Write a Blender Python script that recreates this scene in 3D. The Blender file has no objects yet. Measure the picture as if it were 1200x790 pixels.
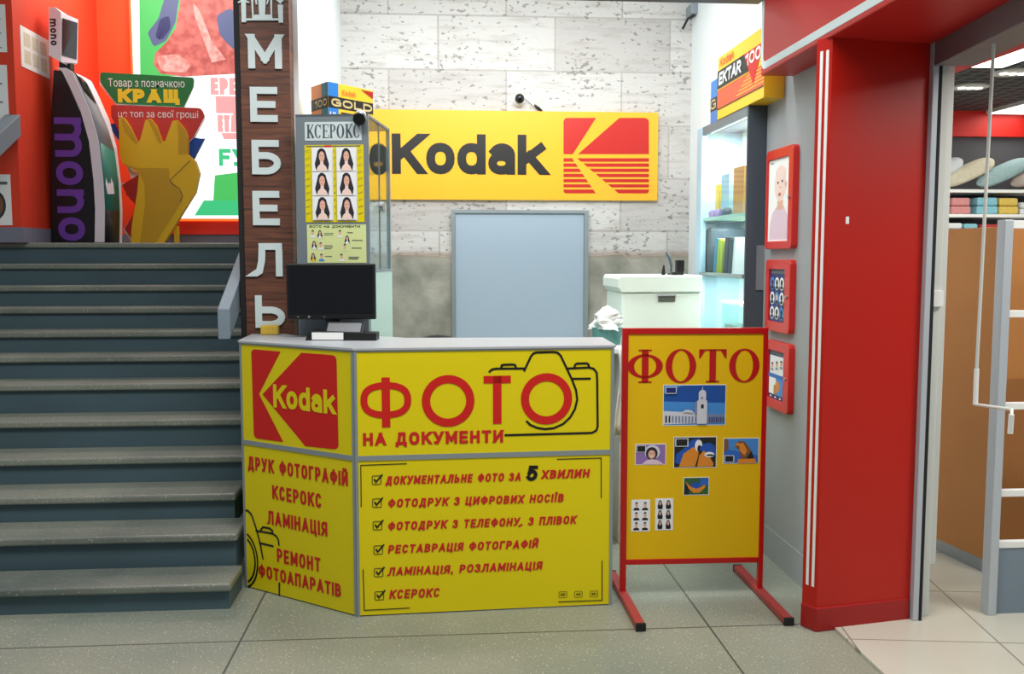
import bpy, math, random
from mathutils import Vector, Matrix
R = math.radians
random.seed(7)
S = bpy.context.scene
COL = S.collection

# ------------------------------------------------------------------ camera, world, exposure, big lights
CAM_H, FOC, YAW, PIT = 1.6, 1100.0, R(4.4), R(4.9)
cam = bpy.data.cameras.new('camera'); camo = bpy.data.objects.new('camera', cam); COL.objects.link(camo)
cam.sensor_width = 36; cam.lens = 36 * FOC / 1200; cam.clip_start = 0.05
camo.location = (0, 0, CAM_H); camo.rotation_euler = (R(90) - PIT, 0, -YAW)
S.camera = camo
S.view_settings.view_transform = 'Standard'; S.view_settings.look = 'None'
S.view_settings.exposure = 0.0; S.view_settings.gamma = 1.0; S.view_settings.use_curve_mapping = False
w = bpy.data.worlds.new('world'); S.world = w; w.use_nodes = True
w.node_tree.nodes['Background'].inputs[0].default_value = (0.86, 0.95, 1.0, 1)
w.node_tree.nodes['Background'].inputs[1].default_value = 0.24

def area(name, loc, rot, sx, sy, power, col=(1, 1, 1)):
    l = bpy.data.lights.new(name, 'AREA'); l.shape = 'RECTANGLE'; l.size = sx; l.size_y = sy
    l.energy = power; l.color = col
    o = bpy.data.objects.new(name, l); COL.objects.link(o); o.location = loc; o.rotation_euler = rot
    return o
area('hall_lamp', (0.2, 2.3, 4.3), (R(14), 0, 0), 4.2, 1.2, 175, (1.0, 0.98, 0.93))
area('kiosk_lamp', (0.5, 6.2, 3.62), (0, 0, 0), 2.0, 0.7, 18, (0.96, 1.0, 1.0))
area('kiosk_front_lamp', (0.45, 4.95, 3.60), (R(32), 0, 0), 1.9, 0.4, 44, (0.96, 1.0, 1.0))
area('jamb_fill_light', (3.3, 2.6, 2.9), (R(20), 0, R(-8)), 1.2, 1.2, 54, (1.0, 0.97, 0.9))  # added fill light, brightens the door jamb, gate and shop floor
area('shop_lamp', (4.0, 5.6, 2.8), (0, 0, 0), 2.4, 2.4, 75, (1.0, 0.97, 0.9))
area('landing_lamp', (-2.3, 8.0, 4.3), (0, 0, 0), 1.0, 0.6, 38, (1.0, 0.93, 0.85))

# ------------------------------------------------------------------ measuring the place: sight lines meeting real planes
FW = Vector((math.sin(YAW) * math.cos(PIT), math.cos(YAW) * math.cos(PIT), -math.sin(PIT)))
RT = Vector((math.cos(YAW), -math.sin(YAW), 0)); UP = RT.cross(FW)
C0 = Vector((0, 0, CAM_H))
def ray(x, y): return FW + RT * ((x - 600) / FOC) + UP * ((395 - y) / FOC)
def atY(x, y, Y): d = ray(x, y); return C0 + d * (Y / d.y)
def atX(x, y, X): d = ray(x, y); return C0 + d * (X / d.x)
def atZ(x, y, z=0.0): d = ray(x, y); return C0 + d * ((z - CAM_H) / d.z)

class Fr:
    """A flat face of a real object: origin, right, up and outward directions."""
    def __init__(s, O, U, N):
        s.O = Vector(O); s.U = Vector(U).normalized(); s.N = Vector(N).normalized(); s.V = s.N.cross(s.U)
    def p(s, u, v, n=0.0): return s.O + s.U * u + s.V * v + s.N * n
    def uv(s, x, y):
        d = ray(x, y); t = (s.O - C0).dot(s.N) / d.dot(s.N); q = C0 + d * t - s.O
        return (q.dot(s.U), q.dot(s.V))
def fr2(a, b):
    """Vertical face through two floor points, a at the viewer's left."""
    a = Vector((a[0], a[1], 0)); b = Vector((b[0], b[1], 0)); u = (b - a).normalized()
    return Fr(a, u, (u.y, -u.x, 0))

# ------------------------------------------------------------------ materials
def lin(c):
    r = []
    for v in c:
        v /= 255.0
        r.append(v / 12.92 if v <= 0.04045 else ((v + 0.055) / 1.055) ** 2.4)
    return (*r, 1)
M = {}
def mat(name, rgb, rough=0.55, metal=0.0, noise=0.0, scale=8.0, emit=0.0, spec=0.5, bump=0.0, stretch=(1, 1, 1)):
    m = bpy.data.materials.new(name); m.use_nodes = True; nt = m.node_tree; b = nt.nodes['Principled BSDF']
    c = lin(rgb); b.inputs['Roughness'].default_value = rough; b.inputs['Metallic'].default_value = metal
    b.inputs['Specular IOR Level'].default_value = spec
    b.inputs['Base Color'].default_value = c
    if emit:
        b.inputs['Base Color'].default_value = (c[0] * .25, c[1] * .25, c[2] * .25, 1)
        b.inputs['Emission Color'].default_value = c; b.inputs['Emission Strength'].default_value = emit
    if noise or bump:
        tc = nt.nodes.new('ShaderNodeTexCoord'); mp = nt.nodes.new('ShaderNodeMapping'); mp.inputs['Scale'].default_value = stretch
        nz = nt.nodes.new('ShaderNodeTexNoise'); nz.inputs['Scale'].default_value = scale; nz.inputs['Detail'].default_value = 6
        nt.links.new(tc.outputs['Object'], mp.inputs[0]); nt.links.new(mp.outputs[0], nz.inputs[0])
        if noise:
            mx = nt.nodes.new('ShaderNodeMix'); mx.data_type = 'RGBA'
            mx.inputs[6].default_value = tuple(min(1, v * (1 - noise)) for v in c[:3]) + (1,)
            mx.inputs[7].default_value = tuple(min(1, v * (1 + noise)) for v in c[:3]) + (1,)
            nt.links.new(nz.outputs[0], mx.inputs[0]); nt.links.new(mx.outputs[2], b.inputs['Base Color'])
        if bump:
            bp = nt.nodes.new('ShaderNodeBump'); bp.inputs['Strength'].default_value = bump; bp.inputs['Distance'].default_value = 0.01
            nt.links.new(nz.outputs[0], bp.inputs['Height']); nt.links.new(bp.outputs[0], b.inputs['Normal'])
    M[name] = m; return m

def glass(name, tint, gloss=0.12, rough=0.03):
    m = bpy.data.materials.new(name); m.use_nodes = True; nt = m.node_tree; nt.nodes.clear()
    o = nt.nodes.new('ShaderNodeOutputMaterial'); t = nt.nodes.new('ShaderNodeBsdfTransparent'); g = nt.nodes.new('ShaderNodeBsdfGlossy')
    t.inputs[0].default_value = (*tint, 1); g.inputs['Roughness'].default_value = rough
    lw = nt.nodes.new('ShaderNodeFresnel'); lw.inputs[0].default_value = 1.45
    ml = nt.nodes.new('ShaderNodeMath'); ml.operation = 'MULTIPLY'; ml.inputs[1].default_value = gloss * 8
    mx = nt.nodes.new('ShaderNodeMixShader')
    cl = nt.nodes.new('ShaderNodeMath'); cl.operation = 'MINIMUM'; cl.inputs[1].default_value = 0.16
    nt.links.new(lw.outputs[0], ml.inputs[0]); nt.links.new(ml.outputs[0], cl.inputs[0]); nt.links.new(cl.outputs[0], mx.inputs[0])
    nt.links.new(t.outputs[0], mx.inputs[1]); nt.links.new(g.outputs[0], mx.inputs[2]); nt.links.new(mx.outputs[0], o.inputs[0])
    M[name] = m

mat('sign_yellow', (226, 208, 8), 0.42, spec=0.35)
mat('stand_yellow', (228, 186, 8), 0.45, spec=0.3)
mat('banner_yellow', (246, 184, 50), 0.3, spec=0.4)
mat('sign_red', (205, 32, 26), 0.45, spec=0.35)
mat('banner_red', (200, 34, 26), 0.35)
mat('stand_red', (184, 12, 10), 0.35)
mat('text_red', (200, 26, 22), 0.5)
mat('black', (14, 14, 15), 0.4)
mat('matte_black', (18, 18, 20), 0.75)
mat('screen_black', (10, 12, 18), 0.12)
mat('alu', (150, 160, 164), 0.4, 0.35, noise=0.05, scale=20)
mat('counter_grey', (176, 180, 186), 0.35, noise=0.04, scale=30)
mat('cab_grey', (112, 124, 132), 0.5)
mat('cab_dark', (70, 82, 94), 0.5)
mat('cab_blue', (170, 200, 218), 0.45)
mat('white', (236, 238, 236), 0.5)
mat('paper', (240, 242, 240), 0.65)
mat('letter_white', (205, 220, 222), 0.4)
mat('white_wall', (232, 238, 240), 0.8, noise=0.03, scale=3)
mat('pillar_grey', (158, 163, 166), 0.6, noise=0.03, scale=4)
mat('plate_grey', (150, 158, 166), 0.4, 0.5)
mat('fascia_red', (188, 26, 22), 0.42, noise=0.06, scale=1.5)
mat('column_red', (182, 24, 9), 0.4, noise=0.05, scale=1.2, spec=0.4)
mat('base_red', (158, 14, 14), 0.45, noise=0.1, scale=6)
mat('foot_red', (168, 58, 56), 0.5, noise=0.08, scale=12)
mat('frame_red', (206, 40, 34), 0.35)
mat('door_grey', (166, 184, 200), 0.5, noise=0.03, scale=2)
mat('jamb_white', (214, 218, 214), 0.5, noise=0.03, scale=5)
mat('jamb_alu', (186, 194, 202), 0.4, 0.2)
mat('shutter_grey', (122, 122, 126), 0.5, 0.2)
mat('orange_wall', (236, 76, 26), 0.6, noise=0.05, scale=1.5)
mat('orange_pillar', (224, 60, 26), 0.6, noise=0.06, scale=1.5)
mat('band_red', (226, 40, 18), 0.5)
mat('base_grey', (120, 122, 140), 0.6)
mat('riser', (72, 95, 104), 0.6, noise=0.22, scale=2.2, stretch=(1, 1, 3))
mat('rail_grey', (124, 140, 152), 0.5, noise=0.05, scale=5)
mat('mint_white', (228, 242, 232), 0.45)
mat('mint_panel', (196, 226, 214), 0.3)
mat('brown', (184, 122, 62), 0.6, noise=0.12, scale=3)
mat('brown_dark', (160, 104, 52), 0.6, noise=0.12, scale=3)
mat('gate_grey', (120, 136, 150), 0.5)
mat('shop_wall', (92, 92, 96), 0.8)
mat('shop_red', (222, 34, 22), 0.5)
mat('panel_light', (255, 252, 244), emit=5.0)
mat('spot_light', (255, 250, 235), emit=3.0)
mat('cloth_cream', (214, 206, 182), 0.9, noise=0.12, scale=30, bump=0.4)
mat('cloth_teal', (150, 178, 180), 0.9, noise=0.15, scale=30, bump=0.4)
mat('cloth_taupe', (170, 156, 146), 0.9, noise=0.15, scale=30, bump=0.4)
mat('cloth_pink', (206, 140, 140), 0.9, noise=0.15, scale=40)
mat('cloth_yellow', (214, 186, 92), 0.9, noise=0.3, scale=60)
mat('cloth_aqua', (130, 190, 205), 0.9, noise=0.3, scale=60)
mat('cloth_white', (216, 222, 226), 0.9, noise=0.08, scale=30)
mat('cloth_red', (176, 56, 60), 0.9, noise=0.2, scale=40)
mat('skin', (226, 176, 156), 0.6); mat('skin_light', (240, 212, 202), 0.6); mat('hair', (34, 28, 40), 0.6)
mat('brow', (110, 80, 70), 0.6); mat('lip', (196, 110, 104), 0.6); mat('pinkwear', (222, 196, 210), 0.6)
mat('print_white', (236, 240, 244), 0.4); mat('print_pale', (216, 228, 160), 0.45); mat('print_blue', (40, 104, 196), 0.4)
mat('sky_blue', (66, 140, 214), 0.4); mat('deep_blue', (22, 78, 160), 0.4); mat('building_white', (206, 210, 220), 0.4)
mat('building_shade', (120, 134, 170), 0.4); mat('print_navy', (24, 40, 110), 0.4); mat('violet', (142, 112, 176), 0.4)
mat('print_dark', (24, 28, 26), 0.4); mat('parrot_orange', (222, 138, 40), 0.4); mat('parrot_blue', (30, 84, 180), 0.4)
mat('hawk_brown', (122, 84, 58), 0.4); mat('leaf_green', (46, 96, 50), 0.4); mat('grey_text', (96, 104, 96), 0.5)
mat('film_yellow', (248, 200, 40), 0.35); mat('film_orange', (226, 128, 44), 0.35); mat('film_blue', (24, 122, 204), 0.35)
mat('film_gold', (206, 186, 132), 0.35); mat('ektar_orange', (240, 84, 36), 0.35); mat('film_green', (34, 110, 120), 0.35)
mat('promo_green', (32, 116, 58), 0.5); mat('promo_red', (196, 52, 44), 0.5); mat('promo_yellow', (226, 182, 20), 0.5)
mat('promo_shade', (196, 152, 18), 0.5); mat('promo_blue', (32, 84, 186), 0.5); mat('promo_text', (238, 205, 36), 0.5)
mat('kiosk_black', (16, 14, 24), 0.35); mat('kiosk_purple', (112, 62, 176), 0.5); mat('kiosk_white', (236, 232, 242), 0.4)
mat('kiosk_grey', (150, 156, 162), 0.55); mat('kiosk_green', (34, 118, 104), 0.55)
mat('lb_white', (238, 250, 250), emit=1.25); mat('lb_green', (74, 200, 100), emit=0.85); mat('lb_pink', (218, 108, 100), emit=0.78)
mat('lb_pink_light', (242, 170, 160), emit=0.8); mat('lb_blue', (96, 112, 160), emit=0.6); mat('lb_navy', (40, 56, 120), emit=0.5)
mat('lb_rose', (236, 168, 168), emit=0.9); mat('lb_mint', (60, 200, 130), emit=0.9); mat('lb_orange', (250, 120, 40), emit=0.9)
mat('teal_bin', (92, 150, 148), 0.5); mat('bag_white', (232, 236, 236), 0.5)
mat('album_blue', (64, 150, 200), 0.5); mat('album_lime', (190, 200, 60), 0.5); mat('album_black', (46, 52, 58), 0.6); mat('pouch', (74, 88, 98), 0.7)
mat('carton_blue', (150, 196, 220), 0.5); mat('carton_brown', (190, 140, 90), 0.6); mat('trinket_violet', (150, 120, 170), 0.5)
mat('sponge', (216, 180, 70), 0.9, noise=0.15, scale=60, bump=0.5); mat('silver', (170, 172, 176), 0.3, 0.7)
mat('frame_gold', (120, 110, 100), 0.4)
glass('glass_clear', (0.94, 0.98, 0.97)); glass('glass_mint', (0.78, 0.93, 0.88)); glass('glass_case', (0.93, 0.99, 0.99), 0.05)

def mottled_emission(name, a, b, scale, strength):
    m = M[name]; nt = m.node_tree; bs = nt.nodes['Principled BSDF']; tc = nt.nodes.new('ShaderNodeTexCoord'); nz = nt.nodes.new('ShaderNodeTexNoise'); nz.inputs['Scale'].default_value = scale; nz.inputs['Detail'].default_value = 5
    cr = nt.nodes.new('ShaderNodeValToRGB'); cr.color_ramp.elements[0].position = .36; cr.color_ramp.elements[1].position = .62; cr.color_ramp.elements[0].color = lin(a); cr.color_ramp.elements[1].color = lin(b)
    nt.links.new(tc.outputs['Object'], nz.inputs[0]); nt.links.new(nz.outputs[0], cr.inputs[0]); nt.links.new(cr.outputs[0], bs.inputs['Emission Color'])
mottled_emission('lb_pink', (176, 72, 70), (236, 132, 122), 14, .78); mottled_emission('lb_pink_light', (224, 120, 110), (255, 196, 186), 22, .85)

def nodes(name, rough=0.6):
    m = bpy.data.materials.new(name); m.use_nodes = True; M[name] = m; nt = m.node_tree
    b = nt.nodes['Principled BSDF']; b.inputs['Roughness'].default_value = rough
    def N(t, **k):
        n = nt.nodes.new(t)
        for a, v in k.items(): setattr(n, a, v)
        return n
    def L(a, b_): nt.links.new(a, b_)
    tc = N('ShaderNodeTexCoord')
    return nt, b, N, L, tc
def mixc(N, L, fac, a, b, mode='MIX'):
    x = N('ShaderNodeMix', data_type='RGBA', blend_type=mode)
    for i, v in ((0, fac), (6, a), (7, b)):
        if isinstance(v, tuple): x.inputs[i].default_value = v
        elif isinstance(v, (int, float)): x.inputs[i].default_value = v
        else: L(v, x.inputs[i])
    return x.outputs[2]
def ramp(N, L, src, stops):
    r = N('ShaderNodeValToRGB'); L(src, r.inputs[0]); e = r.color_ramp.elements
    e[0].position, e[0].color = stops[0][0], stops[0][1]; e[1].position, e[1].color = stops[-1][0], stops[-1][1]
    for p, c in stops[1:-1]:
        k = e.new(p); k.color = c
    return r.outputs[0]
BW = lambda v: (v, v, v, 1)

def terrazzo(name, base, dark, light, seams=()):
    nt, b, N, L, tc = nodes(name, 0.42)
    n1 = N('ShaderNodeTexNoise'); n1.inputs['Scale'].default_value = 1.1; n1.inputs['Detail'].default_value = 5; L(tc.outputs['Object'], n1.inputs[0])
    n2 = N('ShaderNodeTexNoise'); n2.inputs['Scale'].default_value = 95; n2.inputs['Detail'].default_value = 3; L(tc.outputs['Object'], n2.inputs[0])
    v = N('ShaderNodeTexVoronoi'); v.inputs['Scale'].default_value = 85; L(tc.outputs['Object'], v.inputs[0])
    c = mixc(N, L, ramp(N, L, n1.outputs[0], [(0.35, BW(0)), (0.65, BW(1))]), lin(dark), lin(base))
    c = mixc(N, L, ramp(N, L, n2.outputs[0], [(0.35, BW(0)), (0.68, BW(1))]), mixc(N, L, 0.72, lin((70, 76, 66)), c), c)
    sep = N('ShaderNodeSeparateColor'); L(v.outputs['Color'], sep.inputs[0])
    on = N('ShaderNodeMath', operation='GREATER_THAN'); on.inputs[1].default_value = 0.80; L(sep.outputs[0], on.inputs[0])
    near = N('ShaderNodeMath', operation='LESS_THAN'); near.inputs[1].default_value = 0.27; L(v.outputs['Distance'], near.inputs[0])
    bo = N('ShaderNodeMath', operation='MULTIPLY'); L(on.outputs[0], bo.inputs[0]); L(near.outputs[0], bo.inputs[1])
    f = N('ShaderNodeMath', operation='MULTIPLY'); L(bo.outputs[0], f.inputs[0]); f.inputs[1].default_value = 0.55
    c = mixc(N, L, f.outputs[0], c, lin(light))
    if seams:
        sx = N('ShaderNodeSeparateXYZ'); L(tc.outputs['Object'], sx.inputs[0]); prev = None
        for ax, pos in seams:
            s = N('ShaderNodeMath', operation='SUBTRACT'); L(sx.outputs[ax], s.inputs[0]); s.inputs[1].default_value = pos
            a = N('ShaderNodeMath', operation='ABSOLUTE'); L(s.outputs[0], a.inputs[0])
            l = N('ShaderNodeMath', operation='LESS_THAN'); L(a.outputs[0], l.inputs[0]); l.inputs[1].default_value = 0.0048
            if prev is None: prev = l.outputs[0]
            else:
                k = N('ShaderNodeMath', operation='MAXIMUM'); L(prev, k.inputs[0]); L(l.outputs[0], k.inputs[1]); prev = k.outputs[0]
        c = mixc(N, L, prev, c, lin((80, 85, 80)))
    L(c, b.inputs['Base Color'])
    rg = ramp(N, L, n1.outputs[0], [(0.3, BW(0.30)), (0.7, BW(0.5))]); L(rg, b.inputs['Roughness'])
terrazzo('terrazzo', (162, 164, 148), (138, 147, 136), (226, 224, 204), seams=((0, 1.156), (0, -0.84), (0, 3.15), (0, -2.84), (1, 3.87), (1, 1.87), (1, 5.87)))
terrazzo('tread', (142, 147, 136), (98, 107, 104), (206, 208, 192))

def shop_tiles():
    nt, b, N, L, tc = nodes('shop_tiles', 0.25)
    sx = N('ShaderNodeSeparateXYZ'); L(tc.outputs['Object'], sx.inputs[0])
    br = N('ShaderNodeTexBrick'); br.offset = 0; br.inputs['Scale'].default_value = 1; br.inputs['Brick Width'].default_value = 0.6; br.inputs['Row Height'].default_value = 0.6
    br.inputs['Mortar Size'].default_value = 0.004; br.inputs['Color1'].default_value = lin((206, 204, 190)); br.inputs['Color2'].default_value = lin((200, 199, 186)); br.inputs['Mortar'].default_value = lin((140, 138, 128))
    mp = N('ShaderNodeMapping'); mp.inputs['Location'].default_value = (0.03, 0.33, 0); mp.inputs['Rotation'].default_value = (0, 0, R(8)); L(tc.outputs['Object'], mp.inputs[0]); L(mp.outputs[0], br.inputs[0])
    n = N('ShaderNodeTexNoise'); n.inputs['Scale'].default_value = 2; L(tc.outputs['Object'], n.inputs[0])
    L(mixc(N, L, ramp(N, L, n.outputs[0], [(0.3, BW(0)), (0.7, BW(0.12))]), br.outputs[0], lin((150, 148, 130))), b.inputs['Base Color'])
shop_tiles()

def limestone():
    nt, b, N, L, tc = nodes('limestone', 0.85)
    sx = N('ShaderNodeSeparateXYZ'); L(tc.outputs['Object'], sx.inputs[0])
    cb = N('ShaderNodeCombineXYZ'); L(sx.outputs[0], cb.inputs[0]); L(sx.outputs[2], cb.inputs[1])
    mp = N('ShaderNodeMapping'); mp.inputs['Location'].default_value = (0.0, -0.196, 0); L(cb.outputs[0], mp.inputs[0])
    br = N('ShaderNodeTexBrick'); br.offset = 0.42; br.inputs['Scale'].default_value = 1; br.inputs['Brick Width'].default_value = 0.88; br.inputs['Row Height'].default_value = 0.4
    br.inputs['Mortar Size'].default_value = 0.008; br.inputs['Mortar Smooth'].default_value = 0.4
    br.inputs['Color1'].default_value = lin((214, 211, 208)); br.inputs['Color2'].default_value = lin((190, 185, 182)); br.inputs['Mortar'].default_value = lin((180, 175, 170)); L(mp.outputs[0], br.inputs[0])
    st = N('ShaderNodeMapping'); st.inputs['Scale'].default_value = (1.3, 1, 9); L(tc.outputs['Object'], st.inputs[0])
    n = N('ShaderNodeTexNoise'); n.inputs['Scale'].default_value = 2.6; n.inputs['Detail'].default_value = 7; n.inputs['Roughness'].default_value = 0.65; L(st.outputs[0], n.inputs[0])
    c = mixc(N, L, ramp(N, L, n.outputs[0], [(0.34, BW(0.42)), (0.5, BW(0)), (0.8, BW(0))]), br.outputs[0], lin((160, 150, 144)))
    n3 = N('ShaderNodeTexNoise'); n3.inputs['Scale'].default_value = 30; n3.inputs['Detail'].default_value = 5
    s3 = N('ShaderNodeMapping'); s3.inputs['Scale'].default_value = (0.7, 1, 1.2); L(tc.outputs['Object'], s3.inputs[0]); L(s3.outputs[0], n3.inputs[0])
    n4 = N('ShaderNodeTexNoise'); n4.inputs['Scale'].default_value = 3.2; L(tc.outputs['Object'], n4.inputs[0])
    ad = N('ShaderNodeMath', operation='MULTIPLY_ADD'); L(n4.outputs[0], ad.inputs[0]); ad.inputs[1].default_value = 0.35; L(n3.outputs[0], ad.inputs[2])
    pit = ramp(N, L, ad.outputs[0], [(0.535, BW(1)), (0.575, BW(0))])
    pf = N('ShaderNodeMath', operation='MULTIPLY'); L(pit, pf.inputs[0]); pf.inputs[1].default_value = 0.6
    c = mixc(N, L, pf.outputs[0], c, lin((96, 90, 86)))
    # the lower wall is bare concrete under a rusty line
    n5 = N('ShaderNodeTexNoise'); n5.inputs['Scale'].default_value = 4.5; n5.inputs['Detail'].default_value = 6; L(tc.outputs['Object'], n5.inputs[0])
    conc = mixc(N, L, ramp(N, L, n5.outputs[0], [(0.3, BW(0)), (0.7, BW(1))]), lin((126, 128, 116)), lin((182, 178, 166)))
    wob = N('ShaderNodeMath', operation='MULTIPLY_ADD'); L(n5.outputs[0], wob.inputs[0]); wob.inputs[1].default_value = 0.07; L(sx.outputs[2], wob.inputs[2])
    low = N('ShaderNodeMath', operation='LESS_THAN'); L(wob.outputs[0], low.inputs[0]); low.inputs[1].default_value = 1.645
    c = mixc(N, L, low.outputs[0], c, conc)
    d = N('ShaderNodeMath', operation='SUBTRACT'); L(wob.outputs[0], d.inputs[0]); d.inputs[1].default_value = 1.655
    a = N('ShaderNodeMath', operation='ABSOLUTE'); L(d.outputs[0], a.inputs[0])
    rl = ramp(N, L, a.outputs[0], [(0.0, BW(0.6)), (0.035, BW(0))])
    c = mixc(N, L, rl, c, lin((150, 116, 92)))
    L(c, b.inputs['Base Color'])
    bp = N('ShaderNodeBump'); bp.inputs['Strength'].default_value = 0.3; bp.inputs['Distance'].default_value = 0.01; L(n3.outputs[0], bp.inputs['Height']); L(bp.outputs[0], b.inputs['Normal'])
limestone()

def wood():
    nt, b, N, L, tc = nodes('wood_planks', 0.55)
    sx = N('ShaderNodeSeparateXYZ'); L(tc.outputs['Object'], sx.inputs[0])
    cb = N('ShaderNodeCombineXYZ'); L(sx.outputs[0], cb.inputs[0]); L(sx.outputs[2], cb.inputs[1])
    br = N('ShaderNodeTexBrick'); br.offset = 0.3; br.inputs['Scale'].default_value = 1; br.inputs['Brick Width'].default_value = 3.0; br.inputs['Row Height'].default_value = 0.115
    br.inputs['Mortar Size'].default_value = 0.003; br.inputs['Color1'].default_value = lin((112, 66, 46)); br.inputs['Color2'].default_value = lin((72, 42, 32)); br.inputs['Mortar'].default_value = lin((30, 20, 18)); L(cb.outputs[0], br.inputs[0])
    st = N('ShaderNodeMapping'); st.inputs['Scale'].default_value = (2.0, 2.0, 26); L(tc.outputs['Object'], st.inputs[0])
    n = N('ShaderNodeTexNoise'); n.inputs['Scale'].default_value = 2.5; n.inputs['Detail'].default_value = 7; n.inputs['Distortion'].default_value = 0.6; L(st.outputs[0], n.inputs[0])
    g = mixc(N, L, ramp(N, L, n.outputs[0], [(0.35, BW(0)), (0.7, BW(1))]), lin((48, 28, 24)), lin((132, 80, 56)))
    L(mixc(N, L, 0.55, br.outputs[0], g), b.inputs['Base Color'])
wood()

def slat_ceiling():
    nt, b, N, L, tc = nodes('slat_ceiling', 0.7)
    br = N('ShaderNodeTexBrick'); br.offset = 0; br.inputs['Scale'].default_value = 1; br.inputs['Brick Width'].default_value = 0.12; br.inputs['Row Height'].default_value = 0.12
    br.inputs['Mortar Size'].default_value = 0.014; br.inputs['Color1'].default_value = lin((38, 40, 42)); br.inputs['Color2'].default_value = lin((32, 34, 36)); br.inputs['Mortar'].default_value = lin((92, 94, 94))
    L(tc.outputs['Object'], br.inputs[0]); L(br.outputs[0], b.inputs['Base Color'])
slat_ceiling()

# ------------------------------------------------------------------ mesh building
WM = {}                                    # world matrix of every Empty
def wm(o):
    while o is not None:
        if o.name in WM: return WM[o.name]
        o = o.parent
    return Matrix.Identity(4)

class MB:
    def __init__(s): s.v = []; s.f = []; s.fm = []; s.ms = []; s.sm = []
    def mi(s, m):
        if m not in s.ms: s.ms.append(m)
        return s.ms.index(m)
    def face(s, pts, m, smooth=False):
        i = len(s.v); s.v += [Vector(p) for p in pts]; s.f.append(list(range(i, i + len(pts)))); s.fm.append(s.mi(m)); s.sm.append(smooth); return s
    def grid(s, rows, m, closed=False, smooth=True):
        i = len(s.v); n = len(rows[0])
        for r in rows: s.v += [Vector(p) for p in r]
        for a in range(len(rows) - 1):
            for b in range(n if closed else n - 1):
                c = (b + 1) % n
                s.f.append([i + a * n + b, i + a * n + c, i + (a + 1) * n + c, i + (a + 1) * n + b]); s.fm.append(s.mi(m)); s.sm.append(smooth)
        return s
    def hexa(s, p, m):
        i = len(s.v); s.v += [Vector(q) for q in p]
        for q in ((0, 3, 2, 1), (4, 5, 6, 7), (0, 1, 5, 4), (1, 2, 6, 5), (2, 3, 7, 6), (3, 0, 4, 7)):
            s.f.append([i + k for k in q]); s.fm.append(s.mi(m)); s.sm.append(False)
        return s
    def box(s, x0, x1, y0, y1, z0, z1, m):
        return s.hexa([(x0, y0, z0), (x1, y0, z0), (x1, y1, z0), (x0, y1, z0), (x0, y0, z1), (x1, y0, z1), (x1, y1, z1), (x0, y1, z1)], m)
    def fbox(s, F, u0, u1, v0, v1, n0, n1, m):
        return s.hexa([F.p(u0, v0, n1), F.p(u1, v0, n1), F.p(u1, v0, n0), F.p(u0, v0, n0), F.p(u0, v1, n1), F.p(u1, v1, n1), F.p(u1, v1, n0), F.p(u0, v1, n0)], m)
    def bar(s, a, b, wx, wy, m, up=(0, 0, 1)):
        a = Vector(a); b = Vector(b); d = (b - a).normalized(); x = d.cross(Vector(up))
        if x.length < 1e-4: x = d.cross(Vector((0, 1, 0)))
        x.normalize(); y = x.cross(d); x *= wx / 2; y *= wy / 2
        return s.hexa([a - x - y, a + x - y, a + x + y, a - x + y, b - x - y, b + x - y, b + x + y, b - x + y], m)
    def prism(s, poly, z0, z1, m, mtop=None):
        n = len(poly); i = len(s.v)
        s.v += [Vector((p[0], p[1], z0)) for p in poly] + [Vector((p[0], p[1], z1)) for p in poly]
        s.f.append([i + k for k in range(n)][::-1]); s.fm.append(s.mi(m)); s.sm.append(False)
        s.f.append([i + n + k for k in range(n)]); s.fm.append(s.mi(mtop or m)); s.sm.append(False)
        for k in range(n):
            j = (k + 1) % n; s.f.append([i + k, i + j, i + n + j, i + n + k]); s.fm.append(s.mi(m)); s.sm.append(False)
        return s
    def fprism(s, F, poly, n0, n1, m, mside=None):
        n = len(poly); i = len(s.v)
        s.v += [F.p(p[0], p[1], n0) for p in poly] + [F.p(p[0], p[1], n1) for p in poly]
        s.f.append([i + k for k in range(n)][::-1]); s.fm.append(s.mi(mside or m)); s.sm.append(False)
        s.f.append([i + n + k for k in range(n)]); s.fm.append(s.mi(m)); s.sm.append(False)
        for k in range(n):
            j = (k + 1) % n; s.f.append([i + k, i + j, i + n + j, i + n + k]); s.fm.append(s.mi(mside or m)); s.sm.append(False)
        return s
    def ring(s, F, outer, inner, n0, n1, m):
        """Closed frame between two outlines of equal length."""
        k = len(outer)
        o1 = [F.p(*p, n1) for p in outer]; i1 = [F.p(*p, n1) for p in inner]; o0 = [F.p(*p, n0) for p in outer]; i0 = [F.p(*p, n0) for p in inner]
        return s.grid([o0, o1, i1, i0], m, closed=True, smooth=False)
    def tube(s, pts, r, m, n=10, cap=True):
        pts = [Vector(p) for p in pts]; rows = []; prev = None
        for k, p in enumerate(pts):
            d = (pts[min(k + 1, len(pts) - 1)] - pts[max(k - 1, 0)]).normalized()
            x = d.cross(Vector((0, 0, 1))) if prev is None else prev - d * prev.dot(d)
            if x.length < 1e-4: x = d.cross(Vector((0, 1, 0)))
            x.normalize(); prev = x; y = d.cross(x); rr = r[k] if isinstance(r, (list, tuple)) else r
            rows.append([p + (x * math.cos(a) + y * math.sin(a)) * rr for a in [2 * math.pi * j / n for j in range(n)]])
        s.grid(rows, m, closed=True)
        if cap: s.face(rows[0][::-1], m); s.face(rows[-1], m)
        return s
    def ball(s, c, rx, ry, rz, m, n=16, k=10):
        c = Vector(c); rows = []
        for i in range(k + 1):
            t = -math.pi / 2 + math.pi * i / k
            rows.append([c + Vector((rx * max(math.cos(t), 1e-3) * math.cos(a), ry * max(math.cos(t), 1e-3) * math.sin(a), rz * math.sin(t))) for a in [2 * math.pi * j / n for j in range(n)]])
        return s.grid(rows, m, closed=True)
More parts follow.
